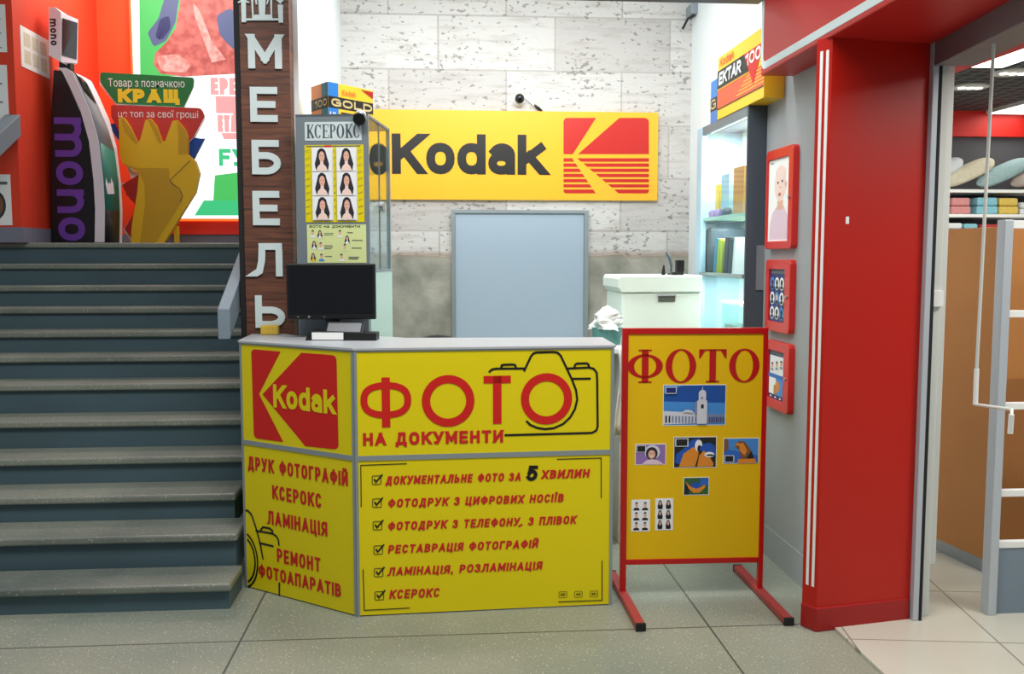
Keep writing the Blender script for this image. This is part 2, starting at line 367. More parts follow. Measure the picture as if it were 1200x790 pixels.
    def ribbon(s, F, pts, t, m, lift=0.002, closed=False, clip=None):
        """A flat stroke of width t: one mitred strip per smooth stretch, square at ends and sharp corners."""
        pts = [Vector((p[0], p[1])) for p in pts]; h = t / 2
        q = [pts[0]]
        for p in pts[1:]:
            if (p - q[-1]).length > 1e-6: q.append(p)
        if len(q) < 2: return s
        loop = closed or ((q[0] - q[-1]).length < 1e-5 and len(q) > 3)
        if closed and (q[0] - q[-1]).length > 1e-5: q.append(q[0])
        ang = lambda a, b, c: (b - a).angle(c - b)
        cuts = [k for k in range(1, len(q) - 1) if ang(q[k - 1], q[k], q[k + 1]) > 0.85]
        sharp0 = loop and ang(q[-2], q[0], q[1]) > 0.85
        if loop and not sharp0 and cuts: q = q[cuts[0]:-1] + q[:cuts[0] + 1]; cuts = [k for k in range(1, len(q) - 1) if ang(q[k - 1], q[k], q[k + 1]) > 0.85]; sharp0 = True
        ring = loop and not cuts and not sharp0
        ks = [0] + cuts + [len(q) - 1]
        for a_, b_ in zip(ks[:-1], ks[1:]):
            seg = [v.copy() for v in q[a_:b_ + 1]]
            if not ring:
                d0 = (seg[1] - seg[0]).normalized(); d1 = (seg[-1] - seg[-2]).normalized(); seg[0] = seg[0] - d0 * h; seg[-1] = seg[-1] + d1 * h
            cutv = [None, None]
            if clip and not ring:
                for e_, (pt, dd) in enumerate(((q[a_], d0), (q[b_], d1))):
                    if abs(dd.y) > 0.3:
                        if abs(pt.y - clip[0] - h) < 1e-6: cutv[e_] = clip[0]
                        elif abs(pt.y - clip[1] + h) < 1e-6: cutv[e_] = clip[1]
            s.k = (getattr(s, 'k', 0) + 1) % 14; lf = lift + s.k * 0.00005
            L_, R_ = [], []; n = len(seg)
            for i in range(n):
                p_, c_, n_ = seg[i - 1] if i else (seg[-2] if ring else None), seg[i], seg[i + 1] if i < n - 1 else (seg[1] if ring else None)
                ds = [(c_ - p_).normalized()] if p_ is not None else []
                if n_ is not None: ds.append((n_ - c_).normalized())
                d = (ds[0] + ds[-1]).normalized(); x = Vector((-d.y, d.x)); w_ = h / max(0.6, x.dot(Vector((-ds[0].y, ds[0].x))))
                l_, r_ = c_ + x * w_, c_ - x * w_
                if i in (0, n - 1) and not ring:
                    cv, dd = (cutv[0], d0) if i == 0 else (cutv[1], d1)
                    if cv is not None: l_ = l_ + dd * ((cv - l_.y) / dd.y); r_ = r_ + dd * ((cv - r_.y) / dd.y)
                L_.append(F.p(*l_, lf)); R_.append(F.p(*r_, lf))
            s.grid([R_, L_], m, smooth=False)
        return s
    def build(s, name, parent=None, bevel=0.0, seg=2, sub=0, **props):
        me = bpy.data.meshes.new(name); inv = wm(parent).inverted() if parent is not None else Matrix.Identity(4)
        org = Vector((0, 0, 0))
        if parent is None and s.v:
            xs = [v.x for v in s.v]; ys = [v.y for v in s.v]; zs = [v.z for v in s.v]
            org = Vector(((min(xs) + max(xs)) / 2, (min(ys) + max(ys)) / 2, min(zs)))
            if props.get('at_origin'): org = Vector((0, 0, 0))
        me.from_pydata([tuple(inv @ v - org) for v in s.v], [], s.f)
        for m in s.ms: me.materials.append(M[m])
        me.polygons.foreach_set('material_index', s.fm); me.polygons.foreach_set('use_smooth', s.sm); me.update()
        o = bpy.data.objects.new(name, me); COL.objects.link(o); o.location = org
        if parent is not None: o.parent = parent
        if bevel:
            b = o.modifiers.new('edge', 'BEVEL'); b.width = bevel; b.segments = seg; b.limit_method = 'ANGLE'; b.angle_limit = R(40)
        if sub:
            u = o.modifiers.new('smooth', 'SUBSURF'); u.levels = sub; u.render_levels = sub
        return o

def thing(name, label, cat, loc=(0, 0, 0), group=None):
    o = bpy.data.objects.new(name, None); COL.objects.link(o); o.location = loc; o.empty_display_size = 0.1
    WM[o.name] = Matrix.Translation(Vector(loc)); return tag(o, label, cat, group)
def tag(o, label, cat, group=None):
    o['label'] = label; o['category'] = cat
    if group: o['group'] = group
    return o
def struct(o): o['kind'] = 'structure'; return o
def lab(o, t): o['label'] = t; return o

# ------------------------------------------------------------------ lettering
def arc(cx, cy, rx, ry, a0, a1, n=12):
    return [(cx + rx * math.cos(R(a0 + (a1 - a0) * i / n)), cy + ry * math.sin(R(a0 + (a1 - a0) * i / n))) for i in range(n + 1)]
def sup(cx, cy, rx, ry, a0, a1, n=20, e=2.5):
    r = []
    for i in range(n + 1):
        a = R(a0 + (a1 - a0) * i / n); c, q = math.cos(a), math.sin(a)
        r.append((cx + rx * math.copysign(abs(c) ** (2 / e), c), cy + ry * math.copysign(abs(q) ** (2 / e), q)))
    return r
def bowl(y0, y1, x=0.5, xr=1.0): return [(0, y1), (x, y1)] + arc(x, (y0 + y1) / 2, xr - x, (y1 - y0) / 2, 80, -80, 8) + [(x, y0), (0, y0)]
OO = sup(.5, .5, .5, .5, 90, 450)
G = {
 'А': (.72, [[(0, 0), (.5, 1), (1, 0)], [(.2, .28), (.8, .28)]]), 'Б': (.62, [[(.92, 1), (0, 1), (0, 0)], bowl(0, .56)]),
 'В': (.62, [[(0, 0), (0, 1)], bowl(.52, 1, .45, .92), bowl(0, .52)]), 'Г': (.52, [[(0, 0), (0, 1), (1, 1)]]),
 'Д': (.78, [[(0, -.2), (0, 0), (1, 0), (1, -.2)], [(.14, 0), (.28, .5), (.32, 1), (.84, 1), (.84, 0)]]),
 'Е': (.54, [[(1, 1), (0, 1), (0, 0), (1, 0)], [(0, .5), (.9, .5)]]),
 'З': (.58, [arc(.45, .76, .47, .24, 155, -75, 12), arc(.45, .26, .53, .26, 80, -155, 12)]),
 'И': (.66, [[(0, 1), (0, 0), (1, 1), (1, 0)]]), 'Й': (.66, [[(0, 1), (0, 0), (1, 1), (1, 0)], [(.25, 1.28), (.4, 1.2), (.6, 1.2), (.75, 1.28)]]),
 'І': (.0, [[(.5, 0), (.5, 1)]]), 'Ї': (.12, [[(.5, 0), (.5, 1)], [(-.7, 1.25), (-.7, 1.27)], [(1.7, 1.25), (1.7, 1.27)]]),
 'К': (.64, [[(0, 0), (0, 1)], [(1, 1), (.08, .42)], [(.36, .6), (1, 0)]]), 'Л': (.68, [[(0, 0), (.14, .08), (.24, .45), (.27, 1), (1, 1), (1, 0)]]),
 'М': (.8, [[(0, 0), (0, 1), (.5, .22), (1, 1), (1, 0)]]), 'Н': (.64, [[(0, 0), (0, 1)], [(1, 0), (1, 1)], [(0, .5), (1, .5)]]),
 'О': (.68, [OO]), 'П': (.64, [[(0, 0), (0, 1), (1, 1), (1, 0)]]), 'Р': (.6, [[(0, 0), (0, 1)], bowl(.42, 1)]),
 'С': (.62, [sup(.5, .5, .5, .5, 40, 320)]), 'Т': (.6, [[(0, 1), (1, 1)], [(.5, 0), (.5, 1)]]),
 'У': (.66, [[(0, 1), (.52, .32)], [(1, 1), (.5, .18), (.32, .01), (.08, 0)]]),
 'Ф': (.82, [sup(.5, .52, .5, .34, 90, 450, e=2.3), [(.5, -.04), (.5, 1.04)]]), 'Х': (.64, [[(0, 0), (1, 1)], [(0, 1), (1, 0)]]),
 'Ц': (.68, [[(0, 1), (0, 0), (1.02, 0), (1.02, -.2)], [(.86, 0), (.86, 1)]]), 'Я': (.62, [[(1, 0), (1, 1), (.5, 1)] + arc(.5, .71, .5, .29, 100, 260, 8) + [(.5, .42), (1, .42)], [(.55, .42), (0, 0)]]),
 'Ь': (.62, [[(0, 1), (0, 0)], bowl(0, .56)]), 'Ш': (.9, [[(0, 1), (0, 0), (1, 0), (1, 1)], [(.5, 0), (.5, 1)]]),
 'Щ': (.9, [[(0, 1), (0, 0), (1.05, 0), (1.05, -.2)], [(.46, 0), (.46, 1)], [(.92, 0), (.92, 1)]]),
 ',': (.06, [[(.5, .02), (-.5, -.18)]]), ' ': (.22, []),
 '5': (.58, [[(.92, 1), (.14, 1), (.06, .52)] + arc(.45, .33, .55, .33, 130, -150, 14)]), '1': (.3, [[(0, .8), (.9, 1), (.9, 0)]]),
 '0': (.6, [OO]), '4': (.62, [[(.75, 0), (.75, 1), (0, .3), (1, .3)]]), '8': (.6, [sup(.5, .76, .44, .24, 90, 450, e=2.2), sup(.5, .26, .5, .26, 90, 450, e=2.2)]),
 'K': (.64, [[(0, 0), (0, 1)], [(1, 1), (.08, .42)], [(.36, .6), (1, 0)]]), 'H': (.64, [[(0, 0), (0, 1)], [(1, 0), (1, 1)], [(0, .5), (1, .5)]]),
 'D': (.66, [[(0, 0), (0, 1)], bowl(0, 1, .45)]), 'E': (.54, [[(1, 1), (0, 1), (0, 0), (1, 0)], [(0, .5), (.9, .5)]]), 'T': (.6, [[(0, 1), (1, 1)], [(.5, 0), (.5, 1)]]),
 'A': (.72, [[(0, 0), (.5, 1), (1, 0)], [(.2, .28), (.8, .28)]]), 'R': (.62, [[(0, 0), (0, 1)], bowl(.45, 1), [(.5, .45), (1, 0)]]), 'G': (.7, [sup(.5, .5, .5, .5, 45, 335), [(.55, .48), (1, .48), (1, .1)]]),
 'O': (.72, [OO]), 'L': (.52, [[(0, 1), (0, 0), (1, 0)]]), 'U': (.62, [[(0, 1), (0, .3)] + arc(.5, .3, .5, .3, 180, 360, 10) + [(1, 1)]]), 'F': (.54, [[(1, 1), (0, 1), (0, 0)], [(0, .5), (.85, .5)]]),
 'o': (.56, [sup(.5, .36, .5, .36, 90, 450, e=2.2)]), 'd': (.56, [sup(.5, .36, .5, .36, 90, 450, e=2.2), [(1, 0), (1, 1)]]),
 'a': (.52, [[(1, 0), (1, .48)] + arc(.52, .48, .48, .24, 10, 150, 8), sup(.48, .22, .48, .22, 90, 450, e=2.2)]),
 'k': (.56, [[(0, 0), (0, 1)], [(.95, .72), (.08, .3)], [(.36, .46), (1, 0)]]),
 'm': (1.05, [[(0, 0), (0, .72)], [(0, .45)] + arc(.25, .47, .25, .25, 180, 0, 8) + [(.5, 0)], [(.5, .45)] + arc(.75, .47, .25, .25, 180, 0, 8) + [(1, 0)]]),
 'n': (.56, [[(0, 0), (0, .72)], [(0, .42)] + arc(.5, .4, .5, .32, 180, 0, 8) + [(1, 0)]]),
}
def text(mb, F, s, u0, u1, v0, h, t, m, lift=0.002, gap=0.2, shear=0.0, up=False):
    """Write s on face F from u0 to u1 on the line v0 with capitals h high and strokes t thick."""
    ws = [G[c][0] + t / h for c in s]; tot = sum(ws) + gap * (len(s) - 1); k = (u1 - u0) / (tot * h); x = 0.0
    for c, w_ in zip(s, ws):
        a = x * h * k + u0 + t / 2; b = (x + w_) * h * k + u0 - t / 2
        if b < a: a = b = (a + b) / 2
        for st in G[c][1]:
            pts = []
            for (px, py) in st:
                vv = t / 2 + py * (h - t)
                uu = a + (b - a) * px if b > a else a + (px - .5) * t * 1.1
                pts.append((uu + shear * vv, v0 + vv))
            mb.ribbon(F, pts, t, m, lift, clip=(v0, v0 + h))
        x += w_ + gap
    return mb
def ptext(mb, F, s, L, Rr, hpx, t, m, **k):
    """The same, from two measured points of the base line and the measured height of the capitals."""
    a = F.uv(*L); b = F.uv(*Rr); top = F.uv(L[0], L[1] - hpx)
    return text(mb, F, s, a[0], b[0], (a[1] + b[1]) / 2, top[1] - a[1], t, m, **k)
def font_text(mb, F, s, u0, u1, v0, h, m, lift=0.002):
    cu = bpy.data.curves.new('txt', 'FONT'); cu.body = s; o = bpy.data.objects.new('txt', cu); COL.objects.link(o)
    me = bpy.data.meshes.new_from_object(o.evaluated_get(bpy.context.evaluated_depsgraph_get()))
    vs = [v.co.copy() for v in me.vertices]; fs = [list(p.vertices) for p in me.polygons]
    bpy.data.objects.remove(o); bpy.data.curves.remove(cu)
    if vs:
        x0 = min(v.x for v in vs); x1 = max(v.x for v in vs); y1 = max(v.y for v in vs); y0 = min(v.y for v in vs)
        i = len(mb.v); mb.v += [F.p(u0 + (v.x - x0) / (x1 - x0) * (u1 - u0), v0 + (v.y - y0) / (y1 - y0) * h, lift) for v in vs]
        for f in fs: mb.f.append([i + q for q in f]); mb.fm.append(mb.mi(m)); mb.sm.append(False)
    bpy.data.meshes.remove(me); return mb
def serif(mb, F, s, u0, u1, v0, h, m, lift=0.002):
    W_ = {'Ф': .92, 'О': .8, 'Т': .72, 'К': .78, 'С': .72, 'Е': .68, 'Р': .66}
    tot = sum(W_[c] for c in s) + .07 * (len(s) - 1); k = (u1 - u0) / tot; x = u0; st = .2 * h; sf = .045 * h
    def q(a, b, c, d): mb.face([F.p(a, c, lift), F.p(b, c, lift), F.p(b, d, lift), F.p(a, d, lift)], m)
    def rg(cx, cy, rx, ry, ix, iy, a0=0, a1=360, dx=0):
        n = 28; o = [F.p(cx + rx * math.cos(R(a0 + (a1 - a0) * i / n)), cy + ry * math.sin(R(a0 + (a1 - a0) * i / n)), lift) for i in range(n + 1)]
        j = [F.p(cx + dx + ix * math.cos(R(a0 + (a1 - a0) * i / n)), cy + iy * math.sin(R(a0 + (a1 - a0) * i / n)), lift) for i in range(n + 1)]
        mb.grid([o, j], m, smooth=False)
    for c in s:
        w_ = W_[c] * k; sw = min(st, .26 * w_)
        def stem(cx): q(cx - sw / 2, cx + sw / 2, v0, v0 + h); q(cx - sw, cx + sw, v0, v0 + sf); q(cx - sw, cx + sw, v0 + h - sf, v0 + h)
        if c == 'О': rg(x + w_ / 2, v0 + h / 2, w_ / 2, h / 2 * 1.03, w_ / 2 - sw, h / 2 * .93)
        elif c == 'Ф':
            stem(x + w_ / 2); rg(x + w_ / 2, v0 + h / 2, w_ / 2, h * .36, w_ / 2 - sw, h * .3)
        elif c == 'Т':
            stem(x + w_ / 2); q(x, x + w_, v0 + h - sf, v0 + h)
            for e, d in ((x, 1), (x + w_, -1)): mb.face([F.p(e, v0 + h, lift), F.p(e, v0 + h * .72, lift), F.p(e + d * sf, v0 + h * .74, lift), F.p(e + d * w_ * .22, v0 + h - sf, lift)], m)
        elif c == 'С':
            rg(x + w_ / 2, v0 + h / 2, w_ / 2, h / 2 * 1.03, w_ / 2 - sw, h / 2 * .93, 38, 322); q(x + w_ * .86, x + w_ * .93, v0 + h * .66, v0 + h)
        elif c == 'К':
            stem(x + sw); mb.ribbon(F, [(x + sw * 1.5, v0 + h * .45), (x + w_ * .88, v0 + h * .97)], sf * 1.6, m, lift); mb.ribbon(F, [(x + w_ * .45, v0 + h * .55), (x + w_ * .86, v0 + h * .09)], sw * .95, m, lift)
            q(x + w_ * .66, x + w_, v0, v0 + sf); q(x + w_ * .7, x + w_, v0 + h - sf, v0 + h)
        elif c == 'Е':
            stem(x + sw)
            for vv, l in ((v0, 1), (v0 + h * .49, .75), (v0 + h - sf, .96)): q(x + sw * .5, x + w_ * l, vv, vv + sf)
            q(x + w_ - sf, x + w_, v0, v0 + h * .25); q(x + w_ * .96 - sf, x + w_ * .96, v0 + h * .76, v0 + h); q(x + w_ * .75 - sf, x + w_ * .75, v0 + h * .4, v0 + h * .62)
        elif c == 'Р':
            stem(x + sw); rg(x + w_ * .45, v0 + h * .73, w_ * .52, h * .27, w_ * .52 - sw, h * .22, -90, 90)
            q(x + sw, x + w_ * .46, v0 + h * .95, v0 + h); q(x + sw, x + w_ * .46, v0 + h * .46, v0 + h * .51)
        x += w_ + .07 * k
    return mb
def pserif(mb, F, s, L, Rr, hpx, m):
    a = F.uv(*L); b = F.uv(*Rr); t = F.uv(L[0], L[1] - hpx)
    return serif(mb, F, s, a[0], b[0], (a[1] + b[1]) / 2, t[1] - a[1], m)
def ppoly(mb, F, pts, m, lift=0.0015): return mb.face([F.p(*F.uv(*p), lift) for p in pts][::-1], m)
def pstroke(mb, F, pts, t, m, lift=0.002, closed=False): return mb.ribbon(F, [F.uv(*p) for p in pts], t, m, lift, closed)

class Cv:
    """A small printed picture on a face: shapes in 0..1 coordinates, printed in order."""
    def __init__(s, mb, F, u0, v0, w_, h, lift=0.002, step=0.00025): s.mb, s.F, s.u, s.v, s.w, s.h, s.l, s.st = mb, F, u0, v0, w_, h, lift, step
    def poly(s, pts, m):
        s.mb.face([s.F.p(s.u + p[0] * s.w, s.v + p[1] * s.h, s.l) for p in pts], m); s.l += s.st; return s
    def rect(s, x0, y0, x1, y1, m): return s.poly([(x0, y0), (x1, y0), (x1, y1), (x0, y1)], m)
    def ell(s, cx, cy, rx, ry, m, n=18): return s.poly([(cx + rx * math.cos(2 * math.pi * i / n), cy + ry * math.sin(2 * math.pi * i / n)) for i in range(n)], m)
    def sub(s, x0, y0, x1, y1): return Cv(s.mb, s.F, s.u + x0 * s.w, s.v + y0 * s.h, (x1 - x0) * s.w, (y1 - y0) * s.h, s.l + s.st, s.st)
def woman(c, bg='print_white', wear='skin_light'):
    c.rect(0, 0, 1, 1, bg); c.poly([(.22, .0), (.14, .3), (.24, .62), (.3, .86), (.42, .96), (.56, .96), (.68, .86), (.76, .6), (.86, .3), (.8, 0)], 'hair')
    c.poly([(.2, 0), (.3, .2), (.42, .3), (.42, .45), (.58, .45), (.58, .3), (.7, .2), (.8, 0)], wear); c.ell(.5, .62, .14, .22, 'skin')
    c.ell(.44, .65, .03, .015, 'brow', 8); c.ell(.56, .65, .03, .015, 'brow', 8); c.ell(.5, .52, .04, .014, 'lip', 8)
    c.poly([(.36, .72), (.42, .86), (.5, .87), (.58, .86), (.64, .72), (.6, .9), (.5, .93), (.4, .9)], 'hair')
def man(c, bg='print_white', wear='black'):
    c.rect(0, 0, 1, 1, bg); c.poly([(.1, 0), (.16, .2), (.4, .3), (.6, .3), (.84, .2), (.9, 0)], wear)
    c.rect(.42, .25, .58, .42, 'skin'); c.ell(.5, .58, .17, .24, 'skin'); c.poly([(.32, .62), (.34, .8), (.44, .9), (.58, .9), (.66, .8), (.68, .62), (.62, .74), (.4, .74)], 'hair')

# ================================================================== THE SETTING
def rect_mesh(name, p, m, **k): return struct(MB().face(p, m).build(name, at_origin=True, **k))
def slab(name, x0, x1, y0, y1, z0, z1, m, parent=None, bevel=0): return MB().box(x0, x1, y0, y1, z0, z1, m)
floor = struct(MB().box(-4.2, 2.0, -1.5, 9.0, -0.12, 0, 'terrazzo').build('floor', at_origin=True))
SHOP_Z = 0.012
fs = struct(MB().prism([(1.683, .6), (8.2, .6), (8.2, 8.4), (2.06, 8.4), (2.06, 3.9), (1.683, 3.83)], -0.1, SHOP_Z, 'shop_tiles').build('floor_shop', at_origin=True))
YB, XR, XL = 7.2, 1.93, -0.72
wb = struct(MB().box(XL - .1, XR + .2, YB, YB + .2, 0, 3.75, 'limestone').build('wall_back', at_origin=True))
wl = struct(MB().box(XL - .07, XL, 5.02, YB, 0, 3.75, 'white_wall').build('wall_left', at_origin=True))
wr = struct(MB().box(XR, XR + .12, 4.95, YB, 0, 3.75, 'white_wall').build('wall_right', at_origin=True))
ck = struct(MB().box(XL - .07, XR + .12, 4.6, YB + .2, 3.75, 3.85, 'white_wall').build('ceiling', at_origin=True))
tb = struct(MB().box(-0.74, 1.58, 4.55, 4.65, 2.84, 3.15, 'cab_dark').build('trim_1', at_origin=True, bevel=.004))
# grey panelled pillar at the kiosk's side, with a faint dado joint
pil = struct(MB().box(1.742, 2.1, 4.0, 4.95, 0, 2.7, 'pillar_grey').build('wall_pillar', at_origin=True))
MB().box(1.738, 1.742, 4.0, 4.95, 0.0, 0.16, 'pillar_grey').build('baseboard', pil)
# red corner column
ca, cb_, cc = (1.56, 3.856), (1.597, 3.787), (2.052, 3.868)
column = struct(MB().prism([ca, cb_, cc, (2.052, 4.0), (1.742, 4.0)], 0.0, 2.49, 'column_red').build('column', at_origin=True))
FS = fr2(ca, cb_)
for f0, f1 in ((.24, .42), (.62, .80)):
    L_ = (Vector(cb_) - Vector(ca)).length
    MB().fbox(FS, f0 * L_, f1 * L_, .19, 2.44, 0, .0015, 'paper').build('stripe', column)
def off(p, d): return (p[0] + d[0], p[1] + d[1])
MB().prism([off(ca, (-.008, -.004)), off(cb_, (-.004, -.012)), (1.66, 3.787), (1.70, 3.795), (2.051, 3.861), (2.051, 3.99), (1.742, 3.99)], 0.0, 0.105, 'base_red').build('plinth', column, bevel=.006)
MB().fbox(fr2(cb_, cc), .085, .1, 1.735, 1.765, 0, .001, 'paper').build('sticker', column)
# red fascia over the shop corner
fas = struct(MB().box(1.58, 2.5, 1.2, 4.6, 2.485, 3.6, 'fascia_red').build('trim_2', at_origin=True, bevel=.006))
FF = Fr((1.58, 4.6, 2.485), (0, -1, 0), (-1, 0, 0))
path = [(.02, 1.1), (.02, .09)] + arc(.06, .085, .04, .045, 180, 270, 6) + [(3.4, .04)]
MB().ribbon(FF, path, .036, 'letter_white', .0015).build('stripe', fas)
# hall side: landing, orange walls
LZ = atY(150, 286 - 4.5 + 11 * .28, 4.215 + .267 * 11).z
struct(MB().box(-3.02, XL - .07, 8.8, 9.0, LZ, 4.7, 'orange_wall').build('wall_landing_back', at_origin=True))
struct(MB().box(-3.6, -3.02, 7.1, 9.0, LZ, 4.7, 'orange_pillar').build('wall_landing_side', at_origin=True))
struct(MB().box(-3.6, XL - .07, 7.0, 9.0, 4.7, 4.8, 'white_wall').build('ceiling_landing', at_origin=True))
struct(MB().box(-3.02, XL - .07, 8.78, 8.8, LZ, LZ + .1, 'base_grey').build('baseboard_back', at_origin=True))
bs = MB().box(-3.02, -3.0, 7.1, 8.78, LZ, LZ + .11, 'base_grey'); bs.box(-3.6, -3.0, 7.08, 7.1, LZ, LZ + .11, 'base_grey')
struct(bs.build('baseboard_side', at_origin=True))
struct(MB().box(-0.90, XL - .07, 7.2, 9.0, 0, 4.7, 'white_wall').build('wall_stair_side', at_origin=True))

# door in the back wall
u0, z1 = atY(530, 247, YB).x, atY(530, 247, YB).z; u1 = atY(687, 247, YB).x
dr = struct(MB().box(u0 + .02, u1 - .02, YB - .03, YB, 0.0, z1 - .02, 'door_grey').build('door_1', at_origin=True, bevel=.004))
df = MB().box(u0 - .005, u0 + .02, YB - .045, YB, 0, z1 + .005, 'alu'); df.box(u1 - .02, u1 + .012, YB - .045, YB, 0, z1 + .005, 'alu'); df.box(u0 + .02, u1 - .02, YB - .045, YB, z1 - .02, z1 + .005, 'alu')
df.build('door_frame', dr)

# ================================================================== STAIRCASE
NOSE = [692, 633, 585, 540, 496, 453, 420, 391, 363, 337, 311, 286]
st = thing('staircase', 'wide terrazzo staircase with blue-grey risers climbing past the counter to the orange hall', 'stairs', (-2.2, 4.12, 0))
zp = 0.0; Y0, TR = 4.215, .267; XA, XBs = -3.6, -0.985
for k, yp in enumerate(NOSE):
    yk = Y0 + TR * k; zk = atY(150, yp - 4.5 + k * .28, yk).z; last = k == len(NOSE) - 1
    xb = (-.952, -.975, -1.035, -1.035)[k] if k < 4 else -0.93
    yb = 8.8 if last else yk + TR + (.06 if k else .03)
    ri = MB().box(XA, xb - .012, yk + .028, yb, zp - (.03 if k else 0), zk - .036, 'riser').build('step', st)
    MB().box(XA, xb, yk, yb - .03, zk - .038, zk, 'tread').build('tread', ri, bevel=.011, seg=3)
    zp = zk
LZ2 = zp

# handrails
def handrail(x0, x1, ya, za, yb, label, leg=True):
    t = thing('handrail', label, 'handrail', (x0, ya, za - .9))
    h = .15; sl = .528
    def P(x, y, dz): return (x, y, za + sl * (y - ya) + dz)
    b = MB(); b.hexa([P(x0, ya, -h), P(x1, ya, -h), P(x1, yb, -h), P(x0, yb, -h), P(x0, ya, 0), P(x1, ya, 0), P(x1, yb, 0), P(x0, yb, 0)], 'rail_grey')
    b.build('rail', t, bevel=.004)
    return t
handrail(-1.085, -1.026, 4.68, 1.345, 7.0, 'grey box handrail beside the wood-clad sign column')
handrail(-3.09, -2.985, 5.5, 1.345 + .528 * (5.5 - 4.68), 7.08, 'grey box handrail in front of the orange wall with the notices')

# ================================================================== SERVICE COUNTER
CL, CM, CR = (-0.949, 4.527), (-0.375, 4.102), (0.781, 4.157); HT = 1.204
ct = thing('service_counter', 'angled yellow photo service counter with red lettering and a grey worktop', 'counter', (0, 4.2, 0))
FL, FR_ = fr2(CL, CM), fr2(CM, CR); lw, rw = (Vector(CM) - Vector(CL)).length, (Vector(CR) - Vector(CM)).length
MB().prism([off(CL, (-.008, -.003)), off(CM, (-.003, -.008)), off(CR, (.008, -.007)), (.80, 4.56), (-.16, 4.60), (-.30, 4.71), (-.70, 4.76), (-.80, 4.895), (-.965, 4.895)], HT - .012, HT, 'counter_grey').build('worktop', ct, bevel=.002)
fr = MB(); e = .022
for F, wd in ((FL, lw), (FR_, rw)):
    mid = HT - .03 - .475 if F is FL else HT - .03 - .475
    for a, b in ((0, .012), (wd - .014, wd)): fr.fbox(F, a, b, 0, HT - .012, -.03, .004, 'alu')
    fr.fbox(F, .012, wd - .014, HT - .018, HT - .012, -.03, .004, 'alu')
vmL = (FL.uv(284, 519.5)[1] + FL.uv(413, 536)[1]) / 2; vmR = (FR_.uv(416, 537)[1] + FR_.uv(716, 529)[1]) / 2
vm = (vmL + vmR) / 2
fr.fbox(FL, .012, lw - .014, vm - .011, vm + .011, -.03, .004, 'alu'); fr.fbox(FR_, .012, rw - .014, vm - .011, vm + .011, -.03, .004, 'alu')
FE = fr2(CR, (.80, 4.55)); fr.fbox(FE, 0, .025, 0, HT - .012, -.02, 0, 'alu'); fr.fbox(FE, .365, .393, 0, HT - .012, -.02, 0, 'alu')
fr.build('frame', ct)
MB().fbox(FE, .025, .365, 0, HT - .012, -.018, -.006, 'white').build('side_panel', ct)
bk = MB(); bk.prism([(-.90, 4.80), (-.86, 4.55), (-.36, 4.2), (-.36, 4.56), (-.70, 4.6), (-.78, 4.8)], 0.02, HT - .04, 'cab_grey'); 
pn = {}
def panel(key, F, u0, u1, v0, v1):
    pn[key] = MB().fbox(F, u0, u1, v0, v1, -.02, 0, 'sign_yellow').build('panel', ct); return pn[key]
panel('logo', FL, .012, lw - .014, vm + .011, HT - .018); panel('serv', FL, .012, lw - .014, .006, vm - .011)
panel('photo', FR_, .012, rw - .014, vm + .011, HT - .018); panel('list', FR_, .012, rw - .014, .006, vm - .011)
lab(pn['logo'], 'panel with the large red emblem'); lab(pn['serv'], 'panel with four lines of services'); lab(pn['photo'], 'panel with a camera drawn round the last letter'); lab(pn['list'], 'panel with six ticked lines')
# emblem
def c1(p): return (270 + p[0] * .22795, 380 + p[1] * .22785)
def rnd(pts, rads, n=5):
    out = []
    for i, p in enumerate(pts):
        a = Vector(pts[i - 1]); p = Vector(p); b = Vector(pts[(i + 1) % len(pts)]); r = rads[i]
        if not r: out.append(tuple(p)); continue
        s_ = p + (a - p).normalized() * r; e_ = p + (b - p).normalized() * r
        for k in range(n + 1):
            t = k / n; out.append(tuple(s_ * (1 - t) ** 2 + p * 2 * t * (1 - t) + e_ * t * t))
    return out
mb = MB()
ppoly(mb, FL, [c1(p) for p in rnd([(108, 128), (258, 141), (148, 358), (273, 606), (122, 586)], [22, 0, 0, 0, 26])], 'sign_red')
ppoly(mb, FL, [c1(p) for p in rnd([(365, 147), (546, 160), (557, 645), (386, 627), (166, 360)], [0, 28, 28, 0, 0])], 'sign_red')
mb.build('emblem', pn['logo'])
mb = MB(); ptext(mb, FL, 'Kodak', (321, 478.5), (393.5, 484.5), 27, .0225, 'sign_yellow', lift=.003, gap=.09); mb.build('lettering', pn['logo'])
def line(key, F, s, L, Rr, h, t, m='text_red', **k):
    mb = MB(); ptext(mb, F, s, L, Rr, h, t, m, **k); return mb.build('lettering', pn[key])
line('serv', FL, 'ДРУК ФОТОГРАФІЙ', (291, 551), (408, 568.5), 15.5, .0125, gap=.22)
line('serv', FL, 'КСЕРОКС', (319.5, 584.5), (377, 595.5), 16, .0125, gap=.22)
line('serv', FL, 'ЛАМІНАЦІЯ', (314, 613), (384, 630), 16, .0125, gap=.22)
line('serv', FL, 'РЕМОНТ', (325, 658), (376, 671), 16, .0125, gap=.22)
line('serv', FL, 'ФОТОАПАРАТІВ', (303.5, 676), (400, 699.5), 14.5, .012, gap=.2)
def c2(p): return (270 + p[0] * .2783, 510 + p[1] * .2785)
mb = MB()
for pts in ([(62, 316), (75, 318), (88, 332), (96, 352), (112, 400), (126, 455), (138, 518)], [(110, 402), (178, 414), (194, 425), (203, 440), (205, 460)], [(130, 397), (138, 387), (166, 392), (178, 402), (178, 412)], [(125, 454), (180, 467)], [(207, 624), (207, 672)]):
    pstroke(mb, FL, [c2(p) for p in pts], .0098, 'black')
FLc = FL.uv(*c2((66, 525)))
